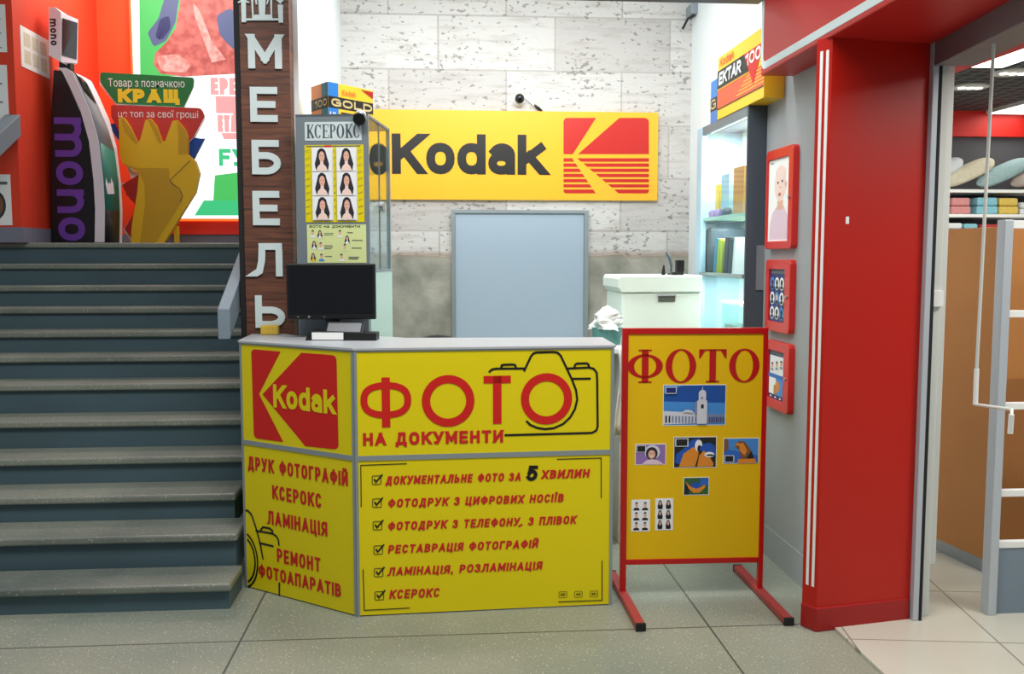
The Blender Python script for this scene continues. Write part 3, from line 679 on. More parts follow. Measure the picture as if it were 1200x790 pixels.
for r_, a0, a1 in ((.112, -78, 84), (.135, -78, 82)):
    pts = [(FLc[0] - .02 + r_ * .75 * math.cos(R(a0 + (a1 - a0) * i / 24)), FLc[1] + .0 + r_ * 1.02 * math.sin(R(a0 + (a1 - a0) * i / 24))) for i in range(25)]
    pts = [p for p in pts if p[0] > .016]
    mb.ribbon(FL, pts, .0098, 'black', .0018)
mb.build('camera_drawing', pn['serv'])
# big word with the camera
def c3(p): return (400 + p[0] * .275, 390 + p[1] * .2752)
mb = MB(); F = FR_
a, b = F.uv(*c3((82, 400))), F.uv(*c3((298, 400))); tp = F.uv(*c3((190, 190)))[1]; bt = F.uv(*c3((190, 403)))[1]; t_ = .030
cx = (F.uv(*c3((190, 295)))[0]); cy = (tp + bt) / 2 + .006
mb.face([F.p(cx - .018, bt, .002), F.p(cx + .018, bt, .002), F.p(cx + .018, tp, .002), F.p(cx - .018, tp, .002)], 'sign_red')
mb.ribbon(F, sup(cx, cy + .004, (b[0] - a[0]) / 2 - t_ / 2, (tp - bt) * .36 - t_ / 2, 90, 450, 40, 2.5), t_, 'sign_red', .0022)
for L_, R_, T_, B_ in (((343, 290), (567, 290), (455, 180), (455, 400)), ((765, 282), (983, 282), (874, 172), (874, 390))):
    l_, r_ = F.uv(*c3(L_))[0], F.uv(*c3(R_))[0]; t2, b2 = F.uv(*c3(T_))[1], F.uv(*c3(B_))[1]; th = .0365
    mb.ribbon(F, arc((l_ + r_) / 2, (t2 + b2) / 2, (r_ - l_) / 2 - th / 2, (t2 - b2) / 2 - th / 2, 0, 360, 48), th, 'sign_red', .0022)
l_, r_ = F.uv(*c3((606, 200)))[0], F.uv(*c3((722, 200)))[0]; t2, b2 = F.uv(*c3((664, 183)))[1], F.uv(*c3((664, 388)))[1]; m_ = (l_ + r_) / 2
mb.face([F.p(l_, t2 - .034, .002), F.p(r_, t2 - .034, .002), F.p(r_, t2, .002), F.p(l_, t2, .002)], 'sign_red')
mb.face([F.p(m_ - .019, b2, .002), F.p(m_ + .019, b2, .002), F.p(m_ + .019, t2, .002), F.p(m_ - .019, t2, .002)], 'sign_red')
mb.build('lettering', pn['photo'])
line('photo', F, 'НА ДОКУМЕНТИ', (425.5, 522.5), (589.5, 518.5), 15, .0135, gap=.2)
mb = MB()
for pts in ([(632, 165), (642, 156), (660, 153), (780, 152)], [(780, 160), (808, 100), (818, 88), (832, 84), (905, 82), (922, 85), (935, 98), (962, 155), (985, 205), (1000, 245), (1005, 285), (995, 325), (975, 360), (945, 388), (905, 406), (868, 410), (835, 405), (805, 392), (791, 378)],
            [(965, 152), (1055, 148), (1075, 153), (1088, 170), (1090, 200), (1092, 400), (1086, 416), (1068, 426), (1040, 427), (700, 436)], [(982, 196), (1058, 195)], [(680, 150), (684, 139), (692, 136), (732, 135), (740, 138), (744, 148)], [(993, 146), (997, 135), (1004, 131), (1045, 130), (1052, 134), (1056, 145)]):
    pstroke(mb, F, [c3(p) for p in pts], .0098, 'black')
mb.build('camera_drawing', pn['photo'])
# the ticked list
def c4(p): return (400 + p[0] * .275, 520 + p[1] * .2749)
rows = [(('ДОКУМЕНТАЛЬНЕ ФОТО ЗА',), (188, 180), (763, 153), 36), ('ФОТОДРУК З ЦИФРОВИХ НОСІЇВ', (197, 272), (945, 248), 36), ('ФОТОДРУК З ТЕЛЕФОНУ, З ПЛІВОК', (197, 370), (998, 341), 36), ('РЕСТАВРАЦІЯ ФОТОГРАФІЙ', (198, 468), (836, 444), 36), ('ЛАМІНАЦІЯ, РОЗЛАМІНАЦІЯ', (198, 563), (853, 537), 36), ('КСЕРОКС', (204, 661), (416, 653), 38)]
ticks = [(150, 155), (152, 253), (154, 349), (157, 453), (159, 549), (162, 648)]
for (s_, L_, R_, h), tk in zip(rows, ticks):
    if isinstance(s_, tuple):
        line('list', F, s_[0], c4(L_), c4(R_), h * .275, .0084, gap=.22, shear=.16)
        line('list', F, 'ХВИЛИН', c4((852, 151)), c4((1054, 143)), 37 * .275, .0098, gap=.22, shear=.16)
        line('list', F, '5', c4((787, 160)), c4((832, 158)), 66 * .275, .017, 'black', shear=.14)
    else: line('list', F, s_, c4(L_), c4(R_), h * .275, .0084, gap=.22, shear=.16)
    mb = MB(); cu_, cv_ = F.uv(*c4(tk)); r_ = .019
    mb.ribbon(F, rnd([(cu_ - r_, cv_ - r_), (cu_ + r_, cv_ - r_), (cu_ + r_, cv_ + r_), (cu_ - r_, cv_ + r_)], [.006] * 4), .003, 'black', .002, closed=True)
    mb.ribbon(F, [(cu_ - .009, cv_ + .003), (cu_ - .002, cv_ - .008), (cu_ + .024, cv_ + .022)], .007, 'black', .0024)
    mb.build('tick_box', pn['list'])
mb = MB()
for pts in ([(277, 85), (83, 92), (85, 268)], [(920, 66), (1107, 61), (1107, 231)], [(93, 537), (98, 710), (290, 700)], [(927, 674), (1111, 667), (1111, 499)]): pstroke(mb, F, [c4(p) for p in pts], .004, 'black')
mb.build('corner_marks', pn['list'])
for s_, cxp in (('HD', 944), ('4K', 1010), ('8K', 1076)):
    mb = MB(); cu_, cv_ = F.uv(*c4((cxp, 643 - (cxp - 944) * .02)))
    mb.ribbon(F, rnd([(cu_ - .018, cv_ - .014), (cu_ + .018, cv_ - .014), (cu_ + .018, cv_ + .014), (cu_ - .018, cv_ + .014)], [.005] * 4), .002, 'black', .002, closed=True)
    text(mb, F, s_, cu_ - .011, cu_ + .011, cv_ - .005, .011, .0026, 'black', gap=.2); mb.build('badge', pn['list'])

# ================================================================== PHOTO STAND
sl, sr = (0.859, 4.249), (1.529, 4.236)
FB = fr2(sl, sr)
sd = thing('sign_stand', 'yellow photo sign board in a red steel frame standing on two long feet', 'sign stand', (1.19, 4.24, 0))
zt, zb = 1.272, .165; bw = FB.uv(897, 500)[0]
uL, uR = FB.uv(728, 500)[0], bw
mb = MB(); t_ = .028
mb.fbox(FB, uL, uL + t_, .03, zt, -.014, .014, 'stand_red'); mb.fbox(FB, uR - t_ * .8, uR, .03, zt, -.014, .014, 'stand_red')
mb.fbox(FB, uL + t_, uR - t_ * .8, zt - t_, zt, -.014, .014, 'stand_red'); mb.fbox(FB, uL + t_, uR - t_ * .8, zb - .005, zb + .02, -.014, .014, 'stand_red')
mb.build('frame', sd, bevel=.002)
board = MB().fbox(FB, uL + t_, uR - t_ * .8, zb + .02, zt - t_, -.008, .008, 'stand_yellow').build('board', sd)
for (x0_, x1_, yf, yn) in ((uL, uL + t_, 4.52, 3.85), (uR - t_ * .8, uR, 4.56, 3.862)):
    xa = sl[0] + (x0_ + x1_) / 2; 
    ft = MB().box(xa - .02, xa + .02, yn, yf, .006, .034, 'foot_red').build('foot', sd, bevel=.002)
    MB().box(xa - .021, xa + .021, yn - .012, yn + .002, .002, .035, 'matte_black').build('end_cap', ft); MB().box(xa - .021, xa + .021, yf - .002, yf + .012, 0, .035, 'matte_black').build('end_cap', ft)
FBn = Fr(FB.p(0, 0, .008), FB.U, FB.N)
mb = MB(); pserif(mb, FBn, 'ФОТО', (735, 449.5), (889.5, 447), 39, 'stand_red'); mb.build('lettering', board)
def onboard(px0, py0, px1, py1):
    a, b = FBn.uv(px0, py1), FBn.uv(px1, py0); return a[0], a[1], b[0] - a[0], b[1] - a[1]
def pic(rectpx, draw, label):
    mb = MB(); u, v, w_, h = onboard(*rectpx); mb.fbox(FBn, u, u + w_, v, v + h, 0, .0015, 'print_white'); c = Cv(mb, FBn, u + .003, v + .003, w_ - .006, h - .006, .0018); draw(c); lab(mb.build('photo', board), label)
def church(c):
    c.rect(0, 0, 1, 1, 'sky_blue'); c.poly([(0, .45), (1, .45), (1, 1), (.3, 1), (0, .8)], 'deep_blue'); c.poly([(0, .38), (1, .38), (1, .55), (0, .6)], 'sky_blue')
    c.poly([(0, .02), (.58, .04), (.58, .3), (0, .36)], 'building_white'); c.poly([(.7, .04), (1, .06), (1, .25), (.7, .28)], 'building_shade')
    for i in range(10): c.rect(.03 + i * .053, .06, .03 + i * .053 + .026, .24 - i * .003, 'print_dark' if i < 2 else 'building_shade')
    for i in range(7): c.rect(.74 + i * .036, .07, .755 + i * .036, .2, 'print_navy')
    c.poly([(.3, .33), (.34, .38), (.4, .39), (.46, .36), (.48, .31)], 'building_white')
    c.poly([(.5, .28), (.5, .58), (.55, .62), (.55, .28)], 'building_shade'); c.rect(.54, .03, .7, .62, 'building_white'); c.rect(.6, .42, .645, .52, 'print_dark'); c.rect(.56, .6, .68, .8, 'building_white'); c.rect(.6, .65, .63, .75, 'building_shade'); c.ell(.62, .8, .06, .09, 'building_white'); c.rect(.615, .88, .625, .96, 'building_white')
    c.rect(.02, .8, .2, .97, 'print_white'); c.rect(.03, .815, .19, .955, 'print_navy')
def stamp(c, x0, y0, x1, y1): c.rect(x0, y0, x1, y1, 'print_white'); c.rect(x0 + .02, y0 + .02, x1 - .02, y1 - .02, 'print_dark')
def girl(c):
    c.rect(0, 0, 1, 1, 'violet'); c.ell(.56, .62, .26, .36, 'building_white'); c.ell(.54, .55, .2, .32, 'hair'); c.ell(.54, .5, .12, .22, 'skin'); c.poly([(.2, 0), (.36, .2), (.54, .26), (.75, .2), (.95, 0)], 'pinkwear')
    c.ell(.5, .55, .02, .02, 'hair', 8); c.ell(.59, .55, .02, .02, 'hair', 8); c.poly([(.49, .42), (.59, .42), (.54, .36)], 'print_white'); stamp(c, .02, .62, .34, .96)
def parrots(c):
    c.rect(0, 0, 1, 1, 'print_dark'); c.poly([(.02, .15), (.05, .45), (.2, .6), (.4, .9), (.6, .98), (.62, .6), (.3, .3), (.15, .1)], 'parrot_blue'); c.poly([(.12, .02), (.22, .45), (.45, .68), (.6, .6), (.56, .3), (.5, .02)], 'parrot_orange')
    c.ell(.58, .72, .09, .2, 'print_white'); c.ell(.6, .62, .05, .12, 'print_dark'); c.poly([(.6, .6), (.68, .78), (.85, .82), (.97, .7), (1, .4), (.85, .3)], 'parrot_blue'); c.poly([(.55, .02), (.6, .4), (.7, .55), (.8, .45), (.95, .1), (.92, .02)], 'parrot_orange')
    c.ell(.84, .42, .12, .09, 'print_white'); c.ell(.86, .4, .1, .03, 'print_dark'); stamp(c, .02, .7, .33, .97)
def hawk(c):
    c.rect(0, 0, 1, 1, 'sky_blue'); c.poly([(.0, .0), (1, 0), (1, .3), (0, .6)], 'print_blue'); c.poly([(0, .4), (0, 1), (.12, 1), (.14, .6)], 'hawk_brown'); c.poly([(.3, .7), (.42, .9), (.6, .88), (.78, .55), (.86, .1), (.5, .1), (.46, .5)], 'hawk_brown'); c.poly([(.46, .5), (.44, .8), (.56, .82), (.68, .5), (.6, .3)], 'parrot_orange')
    c.poly([(.3, .7), (.42, .86), (.46, .72)], 'parrot_orange'); c.poly([(.62, .1), (.8, .5), (.9, .1)], 'print_dark'); c.poly([(.4, 0), (.42, .16), (.9, .18), (.95, 0)], 'parrot_orange'); stamp(c, .02, .04, .3, .32)
def macaw(c):
    c.rect(0, 0, 1, 1, 'leaf_green'); c.poly([(0, 0), (.2, 0), (.25, .6), (.05, .7)], 'print_dark'); c.ell(.48, .55, .2, .2, 'parrot_blue'); c.poly([(.05, .8), (.2, .35), (.4, .1), (.65, .12), (.85, .4), (.96, .8), (.7, .45), (.5, .35), (.3, .45)], 'parrot_orange'); c.rect(.66, .55, .98, .97, 'print_blue')
pic((776.5, 450.5, 851, 499), church, 'photo of a white church tower with a long colonnade under blue sky')
pic((744, 520, 780.5, 545), girl, 'photo of a child on violet'); pic((789, 511.5, 840, 548.5), parrots, 'photo of two blue and orange parrots'); pic((847, 513, 889.5, 543.5), hawk, 'photo of a brown bird on blue'); pic((800.5, 559, 831, 580.5), macaw, 'photo of a flying parrot on green')
for rp, fn, lb in (((739.5, 585.5, 762, 623), man, 'sheet of six small portraits of a man'), ((767.5, 584, 789, 621.5), woman, 'sheet of six small portraits of a woman')):
    mb = MB(); u, v, w_, h = onboard(*rp); mb.fbox(FBn, u, u + w_, v, v + h, 0, .0015, 'print_white'); c = Cv(mb, FBn, u, v, w_, h, .0018)
    for i in range(2):
        for j in range(3): fn(c.sub(.06 + i * .46, .04 + j * .315, .48 + i * .46, .33 + j * .315), 'print_white', 'black') if fn is woman else fn(c.sub(.06 + i * .46, .04 + j * .315, .48 + i * .46, .33 + j * .315))
    lab(mb.build('photo', board), lb)

# ================================================================== WOOD-CLAD SIGN COLUMN
YC = 4.9; xl, xr = atY(287, 300, YC).x, atY(344, 300, YC).x - .0
sg = thing('column_sign', 'dark plank-clad column with a vertical word in pale raised letters', 'sign', (xl, YC, 0))
MB().box(xl, xr, YC, YC + .12, 0, 3.4, 'wood_planks').build('plank_cladding', sg)
MB().box(xl - .03, xl, YC + .01, YC + .12, 0, 3.4, 'matte_black').build('side_trim', sg)
FW_ = Fr((xl, YC, 0), (1, 0, 0), (0, -1, 0))
for ch, (x0, y0, x1, y1) in zip('МЕБЕЛЬ', ((291.5, 41, 330, 80.5), (294, 102.5, 325, 143), (296, 164.5, 329, 204.5), (297, 224, 327.5, 264), (297, 285, 331, 324), (300, 346, 334, 384))):
    a, b = FW_.uv(x0, y1), FW_.uv(x1, y0); mb = MB()
    if ch == 'Л':
        text(mb, FW_, ch, a[0], b[0], a[1], b[1] - a[1], .034, 'letter_white', .012)
    else: text(mb, FW_, ch, a[0], b[0], a[1], b[1] - a[1], .034, 'letter_white', .012)
    o = mb.build('letter', sg); md = o.modifiers.new('depth', 'SOLIDIFY'); md.thickness = .012; md.offset = -1
def c5(p): return (275 + p[0] * .0759, p[1] * .0759)
mb = MB()
for pts in ([(105, -20), (180, -20), (182, 350), (115, 350)], [(670, 80), (745, 80), (748, 356), (685, 356)], [(275, 235), (585, 235), (590, 322), (280, 322)], [(180, 292), (280, 292), (280, 322), (180, 325)], [(590, 292), (680, 292), (680, 322), (590, 322)],
            [(262, -20), (290, -20), (300, 240), (275, 240)], [(555, -20), (580, -20), (585, 240), (562, 240)], [(370, -20), (485, -20), (475, 235), (385, 235)], [(315, -20), (345, -20), (355, 75), (335, 80)], [(515, -20), (540, -20), (515, 75), (495, 75)], [(640, 5), (770, 5), (705, 65)], [(50, 45), (105, 10), (105, 40), (70, 55)], [(180, 10), (238, 45), (215, 58), (180, 40)]):
    ppoly(mb, FW_, [c5(p) for p in pts], 'letter_white', .012)
o = mb.build('emblem', sg); md = o.modifiers.new('depth', 'SOLIDIFY'); md.thickness = .012; md.offset = -1

# ================================================================== SHOWCASE WITH COPY SIGN
A, B = Vector((-.705, 4.775)), Vector((-.346, 4.72)); dv = Vector((.14, .99)) * .56
FC = fr2(A, B); cw = (B - A).length; TOP = 2.298
sc = thing('glass_showcase', 'tall grey glass-sided showcase behind the monitor, copy sign and portrait posters on its front', 'showcase', (-.5, 4.8, 0))
D_, E_ = A + dv, B + dv
fp = MB().fbox(FC, 0, cw, 0, TOP, -.018, 0, 'cab_grey').build('front_panel', sc)
FSd = Fr((B.x, B.y, 0), (dv.x, dv.y, 0), (dv.y, -dv.x, 0)); dl = dv.length
MB().prism([(A.x, A.y), (B.x, B.y), (E_.x, E_.y), (D_.x, D_.y)], TOP - .012, TOP, 'cab_grey').build('top_panel', sc)
mb = MB(); mb.fbox(FSd, dl - .02, dl, 0, TOP - .012, -.02, 0, 'alu'); mb.build('corner_post', sc)
fb = Fr((D_.x, D_.y, 0), (E_ - D_).to_3d(), FC.N); mb = MB(); mb.fbox(fb, 0, .02, 0, TOP - .012, 0, .02, 'alu'); mb.build('corner_post', sc)
ZM = 1.52
MB().fbox(FSd, .02, dl - .02, ZM + .01, TOP - .012, -.008, -.003, 'glass_clear').build('side_glass', sc)
MB().fbox(fb, .02, cw - .02, ZM + .01, TOP - .012, .003, .008, 'glass_clear').build('back_glass', sc)
MB().fbox(FSd, .0, dl - .0, 0, ZM, -.008, .004, 'mint_panel').build('lower_panel', sc)
MB().fbox(FSd, .0, dl - .0, ZM, ZM + .012, -.012, .006, 'alu').build('rail', sc)
MB().prism([(A.x, A.y + .02), (B.x - .01, B.y + .02), (E_.x - .01, E_.y - .02), (D_.x + .01, D_.y - .02)], ZM - .008, ZM, 'mint_panel').build('shelf', sc)
mb = MB(); c_ = FSd.p(dl * .5, 1.86, 0); mb.tube([c_ + FSd.N * -.005, c_ + FSd.N * .02], .026, 'silver', 14); lk = mb.build('lock', sc)
mb = MB(); mb.fbox(FSd, dl * .5 - .004, dl * .5, ZM + .012, TOP - .012, -.009, -.001, 'silver'); mb.build('glass_edge', sc)
def fcrect(px0, py0, px1, py1): a, b = FC.uv(px0, py1), FC.uv(px1, py0); return a[0], a[1], b[0] - a[0], b[1] - a[1]
mb = MB(); u, v, w_, h = fcrect(357.5, 142.5, 423.5, 165); mb.fbox(FC, u, u + w_, v, v + h, 0, .002, 'letter_white'); serif(mb, FC, 'КСЕРОКС', u + .008, u + w_ - .006, v + .012, h - .024, 'cab_dark', .003); lab(mb.build('sign_plate', fp), 'pale plate with dark serif letters')
mb = MB(); u, v, w_, h = fcrect(358.5, 169.5, 426, 260.5); mb.fbox(FC, u, u + w_, v, v + h, 0, .002, 'sign_yellow'); c = Cv(mb, FC, u, v, w_, h, .0024)
c.rect(.12, .02, .48, .965, 'print_white'); c.rect(.54, .02, .885, .965, 'print_white'); c.rect(.03, .975, .95, .99, 'grey_text'); c.rect(.34, .968, .46, .995, 'sign_red')
for i in range(10):
    for x in (.01, .485, .9): c.poly([(x, .1 + i * .09), (x + .08 * (1 if x != .485 else .5), .12 + i * .09), (x + .08 * (1 if x != .485 else .5), .126 + i * .09), (x, .106 + i * .09)], 'grey_text')
for i in range(2):
    for j in range(3): woman(c.sub(.13 + i * .42, .03 + j * .315, .47 + i * .41, .335 + j * .315))
lab(mb.build('poster', fp), 'yellow poster of six portraits of a long-haired woman')
mb = MB(); u, v, w_, h = fcrect(360.5, 263, 429, 308); mb.fbox(FC, u, u + w_, v, v + h, 0, .002, 'print_pale'); c = Cv(mb, FC, u, v, w_, h, .0024)
a_, b_ = u + .012, u + w_ - .03; text(mb, FC, 'ФОТО НА ДОКУМЕНТИ', a_, b_, v + h - .016, .0125, .0024, 'black', .003, gap=.2)
for (x, y, fn, wr_) in ((.04, .66, man, 'print_white'), (.16, .64, woman, 'print_white'), (.5, .66, man, 'print_white'), (.06, .36, woman, 'print_white'), (.17, .34, man, 'print_white'), (.62, .5, woman, 'print_white'), (.58, .3, man, 'print_pale'), (.04, .04, woman, 'film_yellow'), (.18, .04, man, 'sky_blue'), (.52, .04, man, 'print_white')): fn(c.sub(x, y, x + .12, y + .22), 'print_pale', wr_)
for (x, y, l) in ((.29, .76, .16), (.29, .72, .15), (.29, .44, .14), (.29, .4, .15), (.29, .36, .12), (.3, .16, .12), (.68, .78, .1), (.76, .58, .18), (.76, .38, .16), (.7, .14, .18), (.7, .1, .16)): c.rect(x, y, x + l, y + .018, 'grey_text')
lab(mb.build('poster', fp), 'pale green sheet of portrait samples and captions')

# camera on the showcase corner
t = thing('security_camera', 'small white camera with a black lens on the showcase corner', 'camera', (-.35, 4.63, TOP))
c_ = atY(421.5, 139, 4.70); mb = MB(); mb.tube([c_ + Vector((0, .10, .035)), c_ + Vector((0, .05, .02)), c_ + Vector((0, .0, .004))], [.02, .03, .032], 'white', 16); mb.build('body', t)
MB().tube([c_ + Vector((0, .0, .004)), c_ + Vector((0, -.035, -.008))], [.0325, .030], 'screen_black', 16).build('lens', t)
MB().box(c_.x - .015, c_.x + .015, 4.75, 4.81, TOP, c_.z + .03, 'white').build('bracket', t)

# gold film box
p0, p1, p2 = atY(384.5, 120, 4.88), atY(437, 120, 5.12), atY(365, 120, 5.05)
zt_ = atY(390, 96.5, 4.90).z
FG = fr2(p0, p1); gw = (p1.xy - p0.xy).length; FGl = fr2(p2, p0); gl = (p0.xy - p2.xy).length; gh = zt_ - TOP
t = thing('film_box', 'oversized yellow and blue film carton on top of the grey showcase', 'display box', (p0.x, p0.y, TOP))
body = MB().prism([p2.xy, p0.xy, p1.xy, p2.xy + (p1.xy - p0.xy)], TOP, zt_, 'film_yellow').build('carton', t, bevel=.002)
mb = MB(); c = Cv(mb, FG, 0, TOP, gw, gh, .001)
c.rect(0, 0, .22, 1, 'film_blue'); c.rect(0, .3, 1, .62, 'black'); c.poly([(.72, .95), (1, .95), (1, .75)], 'stand_red'); text(mb, FG, 'Kodak', gw * .3, gw * .6, TOP + gh * .7, gh * .15, .006, 'film_orange', .003); text(mb, FG, 'GOLD', gw * .06, gw * .97, TOP + gh * .35, gh * .22, .010, 'film_gold', .003, gap=.15)
c.rect(.27, .18, .75, .22, 'black'); text(mb, FG, 'UL', .01, gw * .2, TOP + gh * .06, gh * .13, .006, 'white', .003); mb.build('front_print', body)
mb = MB(); c = Cv(mb, FGl, 0, TOP, gl, gh, .001); c.rect(0, 0, 1, 1, 'film_orange'); c.rect(.62, 0, 1, 1, 'film_green'); c.rect(0, .3, 1, .62, 'black'); text(mb, FGl, '100', gl * .25, gl * .95, TOP + gh * .36, gh * .2, .007, 'film_gold', .003); mb.build('side_print', body)

# monitor on the counter
t = thing('computer_monitor', 'black flat computer monitor on the counter in front of the grey showcase', 'monitor', (-.5, 4.42, HT))
FMn = fr2(atY(336, 340, 4.60), atY(440, 340, 4.58)); a, b = FMn.uv(336.5, 374.5), FMn.uv(439.5, 309)
mb = MB(); mb.fbox(FMn, a[0], b[0], a[1], b[1], -.035, 0, 'black'); bz = mb.build('bezel', t, bevel=.004)
MB().fbox(FMn, a[0] + .012, b[0] - .012, a[1] + .026, b[1] - .012, 0, .001, 'screen_black').build('screen', t)
mb = MB()
for x_, r_ in ((.4, .006), (.2, .0035), (.68, .003)): q_ = FMn.p(a[0] + (b[0] - a[0]) * x_ * .62, a[1] + .013, 0); mb.tube([q_, q_ + FMn.N * .003], r_, 'silver', 10)
mb.build('button', t)
cxm = (a[0] + b[0]) / 2
mb = MB(); mb.fbox(FMn, cxm - .035, cxm + .035, HT, a[1] + .08, -.06, -.035, 'black'); mb.build('stand_neck', t, bevel=.003)
mb = MB(); mb.fbox(FMn, cxm - .12, cxm + .12, HT, HT + .014, -.10, .02, 'black'); mb.build('stand_base', t, bevel=.006)
# black tray with paper strip, reflecting plate
t = thing('document_tray', 'low black desk tray with a white label strip under the monitor', 'tray', (-.45, 4.3, HT))
pa, pb = atY(357, 395, 4.49), atY(441, 395, 4.45); FT_ = fr2(pa, pb); tw = (pb.xy - pa.xy).length
MB().fprism(FT_, [(0, HT), (tw, HT), (tw, HT + .038), (.03, HT + .045)], -.08, 0, 'black').build('body', t, bevel=.003)
MB().fbox(FT_, .035, .185, HT + .004, HT + .038, 0, .003, 'paper').build('label_strip', t)
mb = MB(); mb.hexa([FT_.p(.09, HT + .030, -.015), FT_.p(.27, HT + .030, -.015), FT_.p(.27, HT + .030, -.03), FT_.p(.09, HT + .030, -.03), FT_.p(.09, HT + .085, -.075), FT_.p(.27, HT + .085, -.075), FT_.p(.27, HT + .085, -.09), FT_.p(.09, HT + .085, -.09)], 'black'); rk = mb.build('rest', t, bevel=.002)
mb = MB(); mb.face([FT_.p(.1, HT + .037, -.0145 - .004), FT_.p(.26, HT + .037, -.0145 - .004), FT_.p(.26, HT + .079, -.0685), FT_.p(.1, HT + .079, -.0685)], 'silver'); mb.build('plate', rk)
a = atY(305, 387.5, 4.82); b = atY(326, 387.5, 4.82)
tag(MB().box(a.x, b.x, a.y, a.y + .05, HT, HT + .048, 'sponge').build('sponge', bevel=.006), 'small yellow sponge at the far corner of the grey worktop', 'sponge')

# ================================================================== BANNER ON THE BACK WALL
FK = Fr((0, YB - .03, 0), (1, 0, 0), (0, -1, 0)); YK = YB - .03
a, b = FK.uv(404, 233.5), FK.uv(771.5, 132)
bn = thing('wall_banner', 'long yellow banner with black letters and a striped red emblem on the stone wall', 'banner', (0, YB, a[1]))
MB().fbox(FK, a[0], b[0], a[1], b[1], -.03, 0, 'banner_yellow').build('board', bn)
mb = MB(); ptext(mb, FK, 'Kodak', (459.5, 204.5), (639.5, 204.5), 47.5, .066, 'black', gap=.07); ptext(mb, FK, 'o', (433, 205), (455.5, 205), 48, .066, 'black'); mb.build('lettering', bn)
def c6(p): return (380 + p[0] * .43333, p[1] * .43328)
mb = MB(); ppoly(mb, FK, [c6(p) for p in rnd([(647, 319), (735, 319), (672, 417), (647, 417)], [12, 0, 0, 0])], 'banner_red'); ppoly(mb, FK, [c6(p) for p in rnd([(798, 319), (878, 319), (878, 417), (686, 417)], [0, 14, 0, 0])], 'banner_red')
for i in range(7):
    y0_ = 428 + i * 14.1; y1_ = y0_ + 9.5 - i * .2
    if i == 6: y1_ = 523
    f0, f1 = (y0_ - 425) / 98, (y1_ - 425) / 98; r0 = 8 if i == 6 else 0
    ppoly(mb, FK, [c6(p) for p in rnd([(647, y0_), (668 + 66 * f0, y0_), (668 + 66 * f1, y1_), (647, y1_)], [0, 0, 0, r0])], 'banner_red')
    ppoly(mb, FK, [c6(p) for p in rnd([(680 + 116 * f0, y0_), (878, y0_), (878, y1_), (680 + 116 * f1, y1_)], [0, 0, r0, 0])], 'banner_red')
mb.build('emblem', bn)
# ball camera above the banner
t = thing('security_camera', 'round black camera with a white bracket on the stone wall above the banner', 'camera', (.5, YB, 2.7))
q_ = atY(609, 115.5, YB - .07); MB().ball(q_, .036, .036, .036, 'screen_black').build('lens', t)
MB().tube([q_ + Vector((.0, .03, -.005)), Vector((q_.x, YB, q_.z - .01))], [.04, .044], 'white', 16).build('mount', t)
MB().tube([q_ + Vector((.05, .06, .015)), atY(626, 124, YB - .02), atY(636, 131, YB - .02)], .006, 'white', 6).build('cable', t)
MB().tube([atY(626, 123, YB - .02), atY(631, 127, YB - .02), atY(636, 131, YB - .02)], [.008, .013, .006], 'black', 8).build('plug', t)
# small wired sensor high in the corner
t = thing('wall_sensor', 'small grey sensor with dangling wire high at the stone wall corner', 'sensor', (1.9, YB - .1, 3.1))
q_ = atY(818, 11, YB - .12); MB().box(q_.x - .06, XR, q_.y - .04, YB, q_.z - .04, q_.z + .04, 'plate_grey').build('body', t, bevel=.004)
MB().tube([q_ + Vector((-.02, 0, -.04)), atY(806, 22, YB - .1), atY(800, 34, YB - .05)], .009, 'black', 6).build('cable', t)

# ================================================================== COPIER AND TABLE BEHIND THE COUNTER
YP = 5.4
a, b = atY(724, 323, YP), atY(822, 323, YP)
t = thing('photo_copier', 'bulky pale mint copier behind the sign stand', 'copier', ((a.x + b.x) / 2, YP, 0))
zl = atY(770, 343, YP).z; wd = b.x - a.x
mb = MB(); mb.box(a.x + .025, b.x, YP, YP + .5, 0, zl, 'mint_white'); bd = mb.build('body', t, bevel=.012, seg=3)
FP = Fr((a.x, YP, 0), (1, 0, 0), (0, -1, 0))
mb = MB(); mb.fprism(FP, [(.022, zl), (wd + .004, zl), (wd + .004, a.z), (.012, a.z), (0, a.z - .02), (0, zl + .03)], -.5, .012, 'mint_white'); mb.build('lid', t, bevel=.008, seg=3)
mb = MB(); u = FP.uv(771, 353.5); v = FP.uv(791, 346.5); mb.fbox(FP, u[0], v[0], u[1], v[1], 0, .006, 'grey_text'); mb.fbox(FP, u[0] - .004, v[0] + .004, v[1] - .003, v[1] + .008, 0, .014, 'pillar_grey'); mb.build('handle', t, bevel=.001)
zc = a.z
t = thing('tape_dispenser', 'black tape dispenser standing on the pale copier', 'tape dispenser', (1.3, YP + .1, zc))
q_ = atY(796, 320, YP + .08); MB().box(q_.x - .05, q_.x + .02, q_.y - .03, q_.y + .03, zc, zc + .02, 'black').build('base', t, bevel=.004); MB().box(q_.x - .02, q_.x + .025, q_.y - .025, q_.y + .025, zc + .02, zc + .09, 'black').build('holder', t, bevel=.004)
t = thing('desk_lamp', 'thin dark curved arm lamp on the pale copier', 'lamp', (1.2, YP + .1, zc))
q_ = atY(786, 320, YP + .14); MB().tube([(q_.x, q_.y, zc), (q_.x, q_.y, zc + .012)], .02, 'cab_dark', 14).build('base', t)
MB().tube([(q_.x, q_.y, zc), (q_.x + .004, q_.y, zc + .05), (q_.x - .008, q_.y, zc + .10), (q_.x - .03, q_.y, zc + .135)], [.006, .008, .01, .008], 'cab_dark', 8).build('arm', t)
q_ = atY(777.5, 320, YP + .1); tag(MB().tube([(q_.x, q_.y, zc), (q_.x, q_.y, zc + .03), (q_.x + .002, q_.y, zc + .06)], [.012, .01, .005], 'black', 10).build('rubber_stamp'), 'tiny black rubber stamp at the copier edge', 'stamp')
